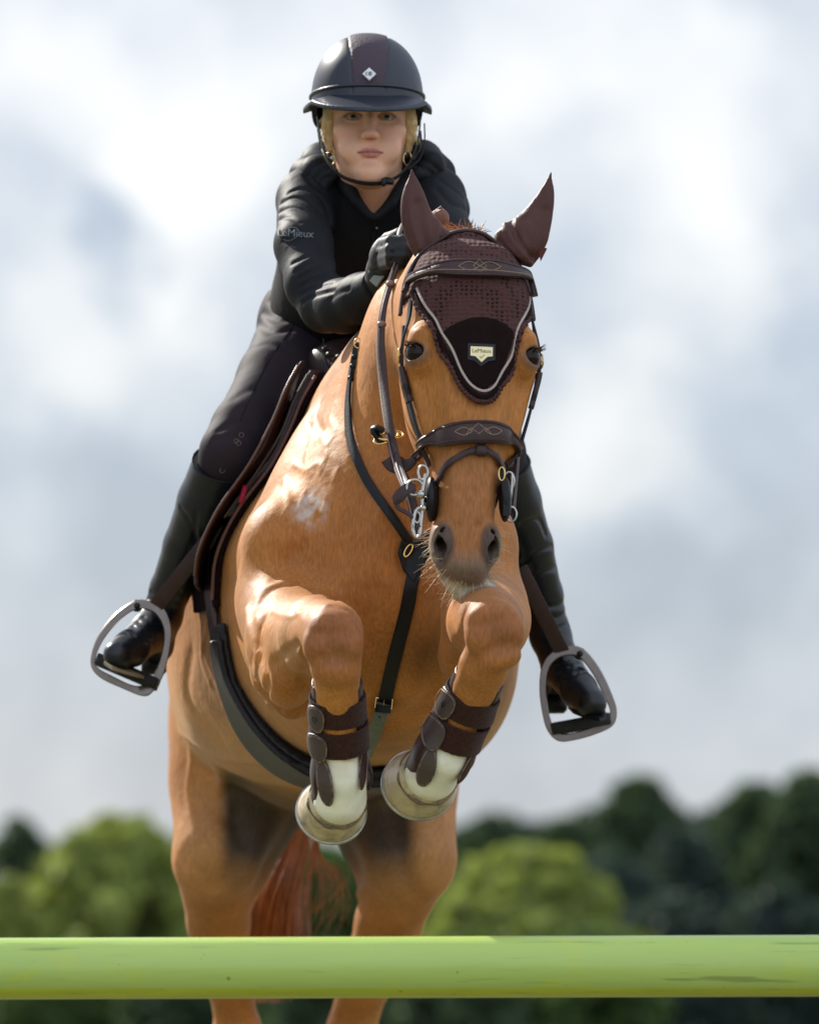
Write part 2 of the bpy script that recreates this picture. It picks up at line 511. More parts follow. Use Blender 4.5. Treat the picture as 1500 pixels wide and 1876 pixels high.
    def build(s, name, mt, parent=None, smooth=True):
        me = bpy.data.meshes.new(name)
        V = np.concatenate(s.v)
        me.from_pydata(V.tolist(), [], s.f)
        if smooth:
            me.polygons.foreach_set('use_smooth', np.ones(len(me.polygons), bool))
            try: me.set_sharp_from_angle(angle=math.radians(50))
            except Exception: pass
        me.update()
        return link(name, me, mt, parent)
def sdf_obj(name, f, lo, hi, h, mt, parent=None, relax=1, colors=None):
    V, Q = polygonize(f, lo, hi, h, relax=relax)
    me = mesh_from(name, V, Q, True, None if colors is None else colors(V))
    return link(name, me, mt, parent)

# ================================================================== THE SETTING
def build_setting():
    # rolling ground: flat arena grass near, gently uneven far away
    n = 120
    xs = np.sign(np.linspace(-1, 1, n)) * np.abs(np.linspace(-1, 1, n)) ** 2.2 * 900
    ys = np.linspace(0, 1, n) ** 2.2 * 1500 - 20
    X, Yg = np.meshgrid(xs, ys, indexing='ij')
    Z = 0.25 * np.sin(X * .03) * np.sin(Yg * .021) * np.clip((Yg - 30) / 60, 0, 1)
    V = np.stack([X, Yg, Z], -1).reshape(-1, 3)
    i = np.arange(n - 1)[:, None] * n + np.arange(n - 1)[None]
    Q = np.stack([i, i + n, i + n + 1, i + 1], -1).reshape(-1, 4)
    def gfn(m, nt, N, L, b, tc):
        t1 = N.new('ShaderNodeTexNoise'); t1.inputs['Scale'].default_value = .35; t1.inputs['Detail'].default_value = 8
        t2 = N.new('ShaderNodeTexNoise'); t2.inputs['Scale'].default_value = 30; t2.inputs['Detail'].default_value = 3
        L.new(tc.outputs['Object'], t1.inputs['Vector']); L.new(tc.outputs['Object'], t2.inputs['Vector'])
        mm = N.new('ShaderNodeMath'); mm.operation = 'ADD'; L.new(t1.outputs['Fac'], mm.inputs[0])
        m3 = N.new('ShaderNodeMath'); m3.operation = 'MULTIPLY'; L.new(t2.outputs['Fac'], m3.inputs[0]); m3.inputs[1].default_value = .5
        L.new(m3.outputs[0], mm.inputs[1])
        r = N.new('ShaderNodeValToRGB'); e = r.color_ramp.elements
        e[0].position = .5; e[0].color = (.10, .098, .048, 1); e[1].position = 1.0; e[1].color = (.21, .19, .105, 1)
        L.new(mm.outputs[0], r.inputs[0]); L.new(r.outputs[0], b.inputs['Base Color'])
    g = link('ground', mesh_from('ground', V, Q), mat('grass_ground', (.2, .3, .07), .9, fn=gfn, bump=('noise', 60, .6, .05)))
    tag(g, kind='structure')
    # grass tufts round the jump: one uncountable mass
    rnd = np.random.default_rng(3)
    m = 9000
    base = np.stack([rnd.uniform(-4, 4, m), rnd.uniform(6.5, 15, m), np.zeros(m)], 1)
    ang = rnd.uniform(0, 6.28, m); h = rnd.uniform(.04, .11, m); w = .004
    dx = np.stack([np.cos(ang), np.sin(ang), 0 * ang], 1) * w
    tip = base + np.stack([rnd.normal(0, .02, m), rnd.normal(0, .02, m), h], 1)
    V = np.concatenate([base - dx, base + dx, tip]); Q = np.stack([np.arange(m), np.arange(m) + m, np.arange(m) + 2 * m], 1)
    gr = link('grass', mesh_from('grass', V, Q, False), mat('grass_blades', (.16, .25, .05), .7, noise=(8, .35)))
    tag(gr, 'short green grass under the jump', 'grass', kind='stuff')

    # trees ------------------------------------------------------------
    bark = mat('bark', (.09, .065, .045), .9, bump=('noise', 14, .8, .03))
    def leafmat(name, c, amt=.45):
        def fn(m, nt, N, L, b, tc):
            tr = N.new('ShaderNodeBsdfTranslucent'); tr.inputs['Color'].default_value = (c[0] * 1.5, c[1] * 1.5, c[2] * .8, 1)
            mx = N.new('ShaderNodeMixShader'); mx.inputs[0].default_value = .3
            out = [x for x in N if x.type == 'OUTPUT_MATERIAL'][0]
            L.new(b.outputs[0], mx.inputs[1]); L.new(tr.outputs[0], mx.inputs[2]); L.new(mx.outputs[0], out.inputs['Surface'])
        return mat(name, c, .6, noise=(1.2, amt, 6), fn=fn, spec=.3)
    leaf_light = leafmat('leaves_light_green', (.26, .31, .085))
    leaf_mid = leafmat('leaves_mid_green', (.07, .12, .035))
    leaf_dark = leafmat('leaves_dark_green', (.062, .100, .052))
    leaf_blue = leafmat('leaves_blue_green', (.046, .074, .066))  # bluish haze of distance put into the leaf colour
    def tree(name, x, ytop, Y, wpx, leafm, seed, label, cat, group, kind='round', ybot=None, dens=1.0):
        """x: photo column of trunk, ytop: photo row of top, Y: distance, wpx: crown width in photo pixels"""
        r = np.random.default_rng(seed)
        bx = (x - 750) / F * Y; H = CAMZ + (HOR - ytop) / F * Y; Wd = wpx / F * Y / 2
        root = empty(name, (bx, Y, 0)); tag(root, label, cat, group)
        # clump centres through the crown volume
        nC = 330
        C = []; Rr = []
        z0 = .12 * H if kind == 'round' else .08 * H
        while len(C) < nC:
            t = r.uniform(0, 1)
            if kind == 'round': prof = math.sin(math.pi * (.14 + .85 * t)) ** .62
            elif kind == 'cone': prof = (1 - t) ** .75 * .95 + .05
            else: prof = (math.sin(math.pi * (.2 + .785 * t))) ** .6
            a = r.uniform(0, 6.283); q = r.uniform(.10, 1) ** .5
            rr = Wd * prof * q * r.uniform(.82, 1.0)
            C.append((math.cos(a) * rr * .86, math.sin(a) * rr * .86, z0 + (H - z0) * (.03 + .9 * t)))
            Rr.append(Wd * r.uniform(.07, .17) * (1 if kind != 'cone' else .75 * (1.15 - t)))
        C = np.array(C); Rr = np.array(Rr)
        C[:, 2] = np.minimum(C[:, 2], H - Rr * .7)
        nl = int(60 * dens)
        pts = []; sz = []
        for c, rad in zip(C, Rr):
            d = r.normal(size=(nl, 3)); d /= np.linalg.norm(d, axis=1, keepdims=True)
            pts.append(c + d * rad * r.uniform(.55, 1.08, (nl, 1)) * np.array([1, 1, .8]))
            sz.append(np.full(nl, rad * .45))
        pts = np.concatenate(pts); sz = np.concatenate(sz) * r.uniform(.6, 1.3, len(pts))
        m = len(pts)
        u = r.normal(size=(m, 3)); u /= np.linalg.norm(u, axis=1, keepdims=True)
        v = np.cross(u, r.normal(size=(m, 3))); v /= np.linalg.norm(v, axis=1, keepdims=True)
        u *= sz[:, None]; v *= sz[:, None] * .6
        V = np.concatenate([pts - u, pts - v, pts + u, pts + v])
        Q = np.stack([np.arange(m) + k * m for k in range(4)], 1)
        V = V + np.array([bx, Y, 0])
        link('crown', mesh_from('crown', V, Q, False), leafm, root)
        mb = MB()
        tr = max(.06, .05 * Wd)
        top = H * (.75 if kind != 'cone' else .92)
        path = [(bx + r.normal() * .02 * H * (t > 0), Y, top * t) for t in np.linspace(0, 1, 6)]
        path[0] = (bx, Y, -.15)
        mb.tube(cr(path, 4), np.linspace(tr, tr * .25, 21), 9)
        for k in range(9):
            c = C[r.integers(len(C))]; t = r.uniform(.25, .7)
            p0 = np.array([bx, Y, top * t]); p1 = c + np.array([bx, Y, 0])
            mb.tube(np.array([p0, (p0 + p1) / 2 + [0, 0, -.03 * H], p1]), [tr * .4, tr * .28, tr * .08], 6)
        mb.build('trunk', bark, root)
        return root
    G1 = 'pale green rounded willows beyond the jump'; G2 = 'dark tall trees along the far edge'; G3 = 'low dark hedge bushes'
    tree('round_tree', 215, 1478, 62, 480, leaf_light, 11, 'large sunlit pale green rounded tree left of the horse', 'tree', G1, dens=1.6)
    tree('round_tree', 20, 1590, 58, 210, leaf_light, 12, 'small light green round tree at the left edge of the picture', 'tree', G1)
    tree('round_tree', 975, 1550, 60, 520, leaf_light, 13, 'sunlit yellow green rounded tree right behind the horse', 'tree', G1, dens=1.6)
    tree('round_tree', 590, 1535, 66, 400, leaf_mid, 14, 'dull green rounded tree seen between the hind legs', 'tree', G1)
    labs2 = ['dark tree of the back row showing just right of the horse', 'dark tree of the back row above the right sunlit bush', 'dark tree of the back row left of the pointed conifer',
             'dark tree of the back row behind the pointed conifer', 'dark tree of the back row filling the dip right of the conifer', 'dark tree of the back row left of the tallest dark tree',
             'dark tree of the back row at the right edge', 'dark tree of the back row hidden behind the right hind leg', 'dark tree of the back row above the left pale tree', 'dark tree of the back row behind the left hind leg']
    k = 0
    labs = ['dark tree with a ragged top at the far left behind the pale willow',
            'dark green tree just behind and left of the sunlit left tree',
            'dark broad tree just right of the horse above the sunlit bush',
            'second dark tree from the horse, with an even flat crown',
            'pointed dark conifer standing tallest in the middle of the right wood',
            'dark tree filling the dip right of the pointed conifer',
            'tall blue green tree at the dip of the right wood',
            'broad tall dark tree near the right edge of the picture',
            'tallest dark tree cut off by the right edge of the picture',
            'dark bluish tree standing low behind the sunlit bush']
    for (x, yt, Y, w, kd, mm, sd) in [(35, 1478, 120, 170, 'round', leaf_dark, 21), (345, 1530, 120, 260, 'round', leaf_dark, 22),
                                  (905, 1474, 125, 230, 'round', leaf_dark, 23), (1030, 1482, 130, 190, 'round', leaf_dark, 24),
                                  (1170, 1400, 135, 230, 'col', leaf_dark, 25), (1255, 1500, 120, 200, 'round', leaf_blue, 26),
                                  (1330, 1452, 140, 180, 'round', leaf_blue, 27), (1385, 1418, 130, 240, 'round', leaf_dark, 28),
                                  (1490, 1388, 128, 260, 'round', leaf_dark, 29), (1120, 1560, 100, 260, 'round', leaf_blue, 30)]:
        tree('dark_tree', x, yt, Y, w * 1.35, mm, sd, labs[k], 'tree', G2, kd); k += 1
    for k2, (x, yt, Y, w) in enumerate([(870, 1500, 160, 260), (965, 1490, 165, 230), (1100, 1470, 170, 260), (1215, 1462, 175, 240), (1290, 1478, 168, 230), (1420, 1440, 175, 260), (1530, 1400, 165, 240), (700, 1530, 160, 260), (150, 1530, 160, 300), (450, 1540, 165, 300)]):
        tree('dark_tree', x, yt, Y, w * 1.3, leaf_blue, 60 + k2, labs2[k2], 'tree', G2, 'round')
    labs = ['low dark hedge bush at the left foot of the pale trees', 'low dark hedge bush left of centre, in front of the left tree',
            'low dark hedge bush under the middle of the pole', 'low dark hedge bush right of the horse legs',
            'low dark hedge bush below the pointed conifer', 'low blackish hedge bush at the right edge', 'low dark hedge bush between the hind legs']
    for k, (x, yt, Y, w, mm) in enumerate([(90, 1730, 52, 380, leaf_mid), (350, 1720, 50, 330, leaf_dark), (830, 1735, 50, 380, leaf_dark),
                                       (1080, 1700, 54, 360, leaf_mid), (1230, 1640, 74, 380, leaf_blue), (1420, 1620, 76, 380, leaf_blue), (590, 1720, 48, 300, leaf_dark)]):
        tree('hedge_bush', x, yt, Y, w, mm, 40 + k, labs[k], 'bush', G3)

    # jump pole ---------------------------------------------------------
    Yp = 9.56; mb = MB()
    a = PV(-700, 1778, Yp); b = PV(2050, 1768, Yp)
    nS = 80; m = 40
    rad = M(56.5, Yp)
    a = np.array(a); b = np.array(b)
    ax = nrm(b - a); R = frame_from(ax, (0, 0, 1))
    ts = np.concatenate([[0, 0, .001], np.linspace(.002, .998, nS), [.999, 1, 1]])
    rr = np.concatenate([[.6, .92, .985], np.ones(nS), [.985, .92, .6]]) * rad
    V = []; C = []
    rng = np.random.default_rng(5)
    for t, r_ in zip(ts, rr):
        for j in range(m):
            th = 2 * math.pi * j / m
            V.append(a + (b - a) * t + (R[0] * math.cos(th) + R[1] * math.sin(th)) * r_)
    nn = len(ts)
    Q = [(i * m + j, i * m + (j + 1) % m, (i + 1) * m + (j + 1) % m, (i + 1) * m + j) for i in range(nn - 1) for j in range(m)]
    V = np.array(V)
    mb.add(V, Q + [tuple(range(m))[::-1], tuple((nn - 1) * m + j for j in range(m))])
    def pfn(mt, nt, N, L, bb, tc):
        # painted soft green wood; a yellower band along the underside; scuffs
        sx = N.new('ShaderNodeSeparateXYZ'); L.new(tc.outputs['Object'], sx.inputs[0])
        def noise(scale, det, stretch):
            mp = N.new('ShaderNodeMapping'); mp.inputs['Scale'].default_value = stretch; L.new(tc.outputs['Object'], mp.inputs[0])
            t = N.new('ShaderNodeTexNoise'); t.inputs['Scale'].default_value = scale; t.inputs['Detail'].default_value = det; t.inputs['Roughness'].default_value = .6
            L.new(mp.outputs[0], t.inputs['Vector']); return t.outputs['Fac']
        def ramp(v, p0, c0, p1, c1):
            r = N.new('ShaderNodeValToRGB'); e = r.color_ramp.elements
            e[0].position = p0; e[0].color = (*c0, 1); e[1].position = p1; e[1].color = (*c1, 1); L.new(v, r.inputs[0]); return r.outputs[0]
        def mixc(f, A, B):
            mx = N.new('ShaderNodeMix'); mx.data_type = 'RGBA'
            if isinstance(f, float): mx.inputs['Factor'].default_value = f
            else: L.new(f, mx.inputs['Factor'])
            L.new(A, mx.inputs['A']); 
            if isinstance(B, tuple): mx.inputs['B'].default_value = (*B, 1)
            else: L.new(B, mx.inputs['B'])
            return mx.outputs['Result']
        base = ramp(noise(2.2, 6, (1, 4, 4)), .3, (.41, .57, .13), .7, (.48, .62, .145))
        patches = ramp(noise(9, 3, (1, 1.3, 1.3)), .57, (0, 0, 0), .70, (1, 1, 1))
        base = mixc(patches, base, (.50, .60, .09))
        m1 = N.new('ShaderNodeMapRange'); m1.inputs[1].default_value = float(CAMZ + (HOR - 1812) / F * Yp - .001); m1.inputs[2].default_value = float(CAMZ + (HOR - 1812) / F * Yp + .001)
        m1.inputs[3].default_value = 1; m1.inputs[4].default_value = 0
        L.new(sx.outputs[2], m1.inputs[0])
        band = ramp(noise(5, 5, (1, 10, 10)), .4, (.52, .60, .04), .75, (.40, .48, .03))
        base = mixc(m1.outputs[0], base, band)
        scr = ramp(noise(30, 3, (.16, 3, 3)), .62, (0, 0, 0), .70, (.5, .5, .5))
        base = mixc(scr, base, (.12, .16, .05))
        dots = ramp(noise(75, 1, (1, 1, 1)), .77, (0, 0, 0), .80, (.6, .6, .6))
        base = mixc(dots, base, (.08, .10, .04))
        L.new(base, bb.inputs['Base Color'])
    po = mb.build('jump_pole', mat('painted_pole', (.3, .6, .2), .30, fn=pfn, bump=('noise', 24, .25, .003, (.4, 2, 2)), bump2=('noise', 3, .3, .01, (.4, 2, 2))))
    tag(po, 'light green painted wooden jump pole across the front of the picture', 'pole')
build_setting()

# ================================================================== THE HORSE
HO = PW(872, 640, 9.97)
ez = nrm((0.012, 0.11, 1)); ey = np.array((-math.sin(math.radians(7)), math.cos(math.radians(7)), 0)); ey = nrm(ey - ez * ey.dot(ez)); ex = np.cross(ey, ez)
HR = np.array([ex, ey, ez])
def HL(x, y, z): return HO + ex * x + ey * y + ez * z
def HLs(pts): return [HL(*p) for p in pts]
class Loft2(Loft):
    """torso loft: pointed (withers) upper half"""
    def __call__(s, p):
        q = (p - s.O) @ s.R.T
        t = q[:, 2]; tc = np.clip(t, s.tt[0], s.tt[-1])
        cx, cy, rx, ry = (np.interp(tc, s.tt, v) for v in s.v)
        yq = (q[:, 1] - cy) / ry; rx = rx * (1 - np.interp(tc, [10.4, 10.65, 11.0, 11.25], [0, .13, .15, .0]) * sstep(0, .4, yq))
        x = np.abs(q[:, 0] - cx) / rx; yy = (q[:, 1] - cy) / ry; y = np.abs(yy)
        nt = np.interp(tc, [10.3, 10.6, 11.0, 11.5, 12], [2.2, 1.28, 1.17, 1.6, 2.2])
        n = 2.25 + (nt - 2.25) * sstep(0.0, .6, yy) + np.interp(tc, [10.7, 11.1, 11.6, 11.9], [0, .7, .6, 0]) * sstep(0, -.5, yy)
        k = (x ** n + y ** n + 1e-9) ** (1 / n)
        d = (k - 1) * np.minimum(rx, ry) * .85
        e = np.maximum(s.tt[0] - t, t - s.tt[-1])
        return np.where(e > 0, np.sqrt(np.maximum(d, 0) ** 2 + e * e), np.maximum(d, e)).astype(f32)
XZY = np.array([[1, 0, 0], [0, 0, 1], [0, 1, 0]])
horse = Field()
horse.u(Loft2((0, 0, 0), XZY, [
    (10.27, -.01, 1.70, .05, .08), (10.33, -.018, 1.68, .13, .19), (10.45, -.035, 1.69, .198, .29), (10.6, -.057, 1.70, .228, .345),
    (10.8, -.08, 1.705, .240, .37), (11.0, -.10, 1.70, .268, .375), (11.3, -.122, 1.655, .332, .335), (11.6, -.150, 1.62, .322, .295),
    (11.85, -.18, 1.57, .28, .27), (12.05, -.195, 1.53, .24, .25), (12.2, -.20, 1.50, .17, .20), (12.27, -.2, 1.48, .05, .08)]), 0)
# neck
LX = nrm((1, -.12, 0))
horse.u(Chain([PW(690, 940, 10.95), PW(718, 822, 10.72), PW(765, 680, 10.47), PW(826, 585, 10.28), PW(858, 545, 10.20)], [.25, .205, .172, .142, .11], .04, LX, .56), .07)
horse.u(Ell(PW(665, 840, 10.85), (.085, .2, .16)), .06)                     # base of crest / withers
# shoulders, breast
for sgn, pts in ((-1, dict(sh=(566, 935, 10.66), pt=(520, 1005, 10.45), pc=(655, 1075, 10.37), tri=(512, 1150, 10.50))),
                 (1, dict(sh=(812, 935, 10.66), pt=(866, 1005, 10.45), pc=(808, 1090, 10.37), tri=(868, 1150, 10.50)))):
    horse.u(Ell(PW(*pts['sh']), (.070, .16, .175), frame_from((sgn * -.25, .5, 1))), .05)
    horse.u(Ell(PW(*pts['pt']), (.075, .09, .085)), .05)
    horse.u(Ell(PW(*pts['pc']), (.085, .06, .13), frame_from((sgn * -.25, .1, 1))), .04)
    horse.u(Ell(PW(*pts['tri']), (.06, .14, .14)), .03)
# forelegs
LEGS = {}
horse.u(Chain([PW(520, 1100, 10.46), PW(548, 1178, 10.28)], [.085, .088], 0), .035)
horse.u(Chain([PW(548, 1182, 10.28), PW(585, 1165, 10.05), PW(610, 1158, 9.90)], [.088, .064, .050], 0.02), .02)
horse.u(Ell(PW(528, 1236, 10.20), (.048, .09, .058)), .025)
horse.u(Chain([PW(510, 1230, 10.38), PW(535, 1285, 10.36)], [.05, .032], 0), .025)
horse.u(Chain([PW(880, 1120, 10.46), PW(880, 1135, 10.28)], [.085, .082], 0), .035)
horse.u(Chain([PW(880, 1135, 10.28), PW(893, 1140, 10.05), PW(902, 1138, 9.90)], [.082, .064, .051], 0.02), .02)
horse.u(Ell(PW(850, 1200, 10.22), (.045, .09, .055)), .025)
def knee(c, R=None, s=1):
    c = np.array(c)
    R = np.eye(3) if R is None else R
    def q(x, y, z): return c + R.T @ np.array([x * s, y, z])
    horse.u(Ell(c, (.047, .044, .052), R), .016)
    horse.u(Ell(q(-.0255, -.018, -.012), (.0245, .026, .032), R), .010)
    horse.u(Ell(q(.0265, -.016, -.008), (.0235, .026, .034), R), .010)
    horse.u(Ell(q(0, -.022, .024), (.034, .020, .018), R), .014)
    horse.g(Line([q(-.035, -.045, .006), q(0, -.052, .010), q(.035, -.045, .006)]), -.0034, .008)
    horse.g(Line([q(-.03, -.045, -.034), q(.03, -.045, -.032)]), -.0022, .008)
    horse.g(Line([q(0, -.05, .0), q(.003, -.05, -.035)]), -.0018, .006)
    horse.u(Ell(q(0, -.018, -.052), (.034, .022, .02), R), .014)
knee(PW(610, 1172, 9.87))
rot = lambda a: np.array([[math.cos(a), 0, math.sin(a)], [0, 1, 0], [-math.sin(a), 0, math.cos(a)]])
knee(PW(903, 1152, 9.86), rot(.25), 1)
def cannon(P, rr, fet):
    horse.u(Chain(P, rr, .008), .02)
    f = np.array(fet)
cL = [PW(616, 1225, 9.885), PW(620, 1330, 9.95), PW(624, 1412, 10.0)]
cR = [PW(886, 1222, 9.885), PW(852, 1303, 9.94), PW(816, 1376, 9.985)]
horse.u(Chain([cL[0], cL[0]*.5+cL[1]*.5, cL[1], cL[2]], [.041, .0345, .0295, .036], .01), .022); horse.u(Chain([cR[0], cR[0]*.5+cR[1]*.5, cR[1], cR[2]], [.042, .0345, .0295, .036], .01), .022)
horse.u(Chain([cL[0] + [0, .035, 0], cL[1] + [0, .035, 0], cL[2] + [0, .02, 0]], [.02, .019, .025], .01), .014)   # tendons
horse.u(Chain([cR[0] + [0, .035, 0], cR[1] + [0, .035, 0], cR[2] + [0, .02, 0]], [.02, .019, .025], .01), .014)
pL = [PW(626, 1425, 10.0), PW(622, 1462, 10.03)]; pR = [PW(810, 1388, 9.99), PW(790, 1418, 10.03)]
horse.u(Chain(pL, [.040, .0455], .01), .02); horse.u(Chain(pR, [.040, .0455], .01), .02)
# hind legs
horse.u(Ell(PW(432, 1330, 11.98), (.135, .22, .26)), .03); horse.u(Ell(PW(715, 1330, 11.98), (.135, .22, .26)), .03)
horse.u(Chain([PW(425, 1450, 11.93), PW(400, 1560, 11.84)], [.118, .088], .02), .05)
horse.u(Chain([PW(722, 1450, 11.93), PW(750, 1565, 11.84)], [.122, .092], .02), .05)
horse.u(Chain([PW(470, 1480, 12.0), PW(420, 1600, 11.97)], [.085, .075], .02), .05)
horse.u(Chain([PW(680, 1480, 12.0), PW(720, 1600, 11.97)], [.085, .075], .02), .05)
horse.u(Chain([PW(390, 1585, 11.86), PW(400, 1690, 11.99), PW(420, 1800, 12.11), PW(433, 1870, 12.17)], [.075, .060, .044, .044], .02), .03)
horse.u(Chain([PW(752, 1585, 11.86), PW(712, 1690, 11.99), PW(668, 1800, 12.11), PW(648, 1870, 12.17)], [.08, .064, .050, .049], .02), .03)
for hx, ky in ((436, 1), (642, -1)):
    horse.u(Chain([PW(hx, 1850, 12.22), PW(hx, 1905, 12.17)], [.03, .045], .02), .025)
    horse.u(Chain([PW(hx, 1905, 12.17), PW(hx + 2 * ky, 2080, 12.22), PW(hx + 4 * ky, 2230, 12.25), PW(hx + 4 * ky, 2300, 12.33)], [.042, .03, .038, .034], .02), .03)
horse.u(Ell(PW(430, 1210, 12.15), (.12, .2, .16)), .06); horse.u(Ell(PW(700, 1210, 12.15), (.12, .2, .16)), .06)
horse.u(Ell(PW(570, 1420, 11.7), (.10, .14, .07)), .05)                    # sheath
# ---- head
horse.u(Loft(HO, HR, [
    (-.397, -.011, .062, .012, .014), (-.385, -.011, .060, .028, .034), (-.360, -.011, .060, .044, .050), (-.33, -.0105, .062, .0535, .060),
    (-.300, -.010, .066, .0535, .064), (-.272, -.009, .068, .0500, .068), (-.236, -.007, .074, .0505, .074), (-.19, -.004, .090, .059, .090),
    (-.145, 0, .11, .0665, .11), (-.11, 0, .122, .0745, .122), (-.05, 0, .135, .0915, .135), (0, 0, .143, .103, .143), (.05, 0, .147, .104, .145),
    (.10, 0, .152, .101, .144), (.14, 0, .156, .093, .134), (.175, 0, .155, .080, .108), (.197, 0, .15, .062, .080), (.213, 0, .15, .03, .04)], n=2.7), .04)
for s in (-1, 1):
    c = -.0105
    horse.u(Ell(HL(s * .055, .165, -.035), (.042, .105, .115), HR), .03)            # masseter
    horse.u(Ell(HL(s * .084, .044, .026), (.023, .034, .022), HR), .024)            # brow
    horse.u(Ell(HL(s * .086, .049, -.006), (.027, .036, .030), HR), .018)           # orbit
    horse.u(Chain(HLs([(s * .091, .075, -.035), (s * .077, .062, -.10), (s * .066, .058, -.155)]), [.014, .012, .008], 0), .022)   # facial crest
    horse.g(Line(HLs([(s * .050, .0, .03), (s * .052, -.002, -.04), (s * .043, -.003, -.14), (s * .034 + c * .5, -.003, -.25)])), .0038, .012)
    horse.g(Line(HLs([(s * .072, .012, -.045), (s * .066, .018, -.10), (s * .056, .022, -.17)])), -.0028, .014)
    horse.g(Line(HLs([(s * .067, .0, .020), (s * .0655, .0, .0), (s * .066, .002, -.020)])), -.0026, .0032)
    horse.g(Line(HLs([(s * .062, .006, .058), (s * .085, .03, .062)])), -.0025, .018)    # temporal hollow
    # brow wrinkles
    for k, zz in enumerate((.036, .046, .056)):
        horse.g(Line(HLs([(s * .060, .004, zz - .004), (s * .078, .010, zz + .002), (s * .097, .026, zz - .004)])), -.0026, .0035)
    # veins
    horse.g(Line(HLs([(s * .058, .004, -.06), (s * .052, .0, -.085), (s * .047, -.002, -.12), (s * .044, -.002, -.145)])), .0016, .003)
    horse.g(Line(HLs([(s * .056, .02, -.19), (s * .047, .006, -.22), (s * .048, .01, -.26)])), .0016, .004)
    # eye opening + lids
    ec = HL(s * .0965, .031, -.002)
    en = nrm(HR.T @ np.array([s * .74, -.67, 0]))
    et = nrm(np.cross(en, HR[2])); 
    Re = frame_from(en, et)                 # rows: tangent, up-ish, normal
    def lid(a): return ec + Re.T @ np.array(a)
    horse.s(Ell(ec + en * .004, (.0210, .0162, .018), Re), .004)
    horse.g(Line([lid((-.024, -.004, -.002)), lid((-.014, .013, .004)), lid((.004, .017, .006)), lid((.020, .008, .002)), lid((.026, -.006, -.004))]), .0035, .0045)
    horse.g(Line([lid((-.024, -.004, -.002)), lid((-.010, -.016, .002)), lid((.010, -.016, .002)), lid((.024, -.008, -.002))]), .0030, .004)
    # muzzle
    horse.u(Ell(HL(c + s * .038, .032, -.322), (.022, .034, .036), HR), .012)
    nr = HR.T @ np.array([s * .035, 0, 0])
    N0 = np.array([c + s * .0415, .004, -.327])
    ring = [(-.004, .0, .033), (-.014, .001, .018), (-.0135, .002, -.004), (-.006, .004, -.026), (.004, .010, -.032), (.014, .013, -.018), (.016, .013, .004), (.010, .008, .024), (-.004, .0, .033)]
    rp = [HL(N0[0] + s * a, N0[1] + b, N0[2] + z) for a, b, z in ring]
    horse.s(Chain([HL(N0[0] - s * .003, .012, N0[2] + .024), HL(N0[0] + s * .001, .014, N0[2] - .002), HL(N0[0] + s * .002, .018, N0[2] - .022)], [.0075, .0120, .0105], .006), .006)
    horse.s(Chain([HL(N0[0], .012, N0[2] - .01), HL(N0[0] - s * .004, .05, N0[2] + .02)], [.011, .010], .004), .005)
    horse.g(Line(rp), .0022, .0055)
    horse.g(Line(HLs([(c + s * .020, .0, -.30), (c + s * .017, .0, -.335), (c + s * .026, .004, -.362)])), -.003, .008)
horse.u(Ell(HL(-.011, .030, -.362), (.036, .032, .026), HR), .014)              # upper lip
horse.u(Ell(HL(-.011, .068, -.378), (.028, .030, .022), HR), .010)              # lower lip / chin
horse.g(Line(HLs([(-.052, .075, -.352), (-.035, .045, -.384), (-.011, .040, -.392), (.013, .045, -.384), (.03, .075, -.352)])), -.0045, .006)
horse.g(Line(HLs([(-.011, -.004, -.335), (-.011, .002, -.385)])), -.0015, .006)
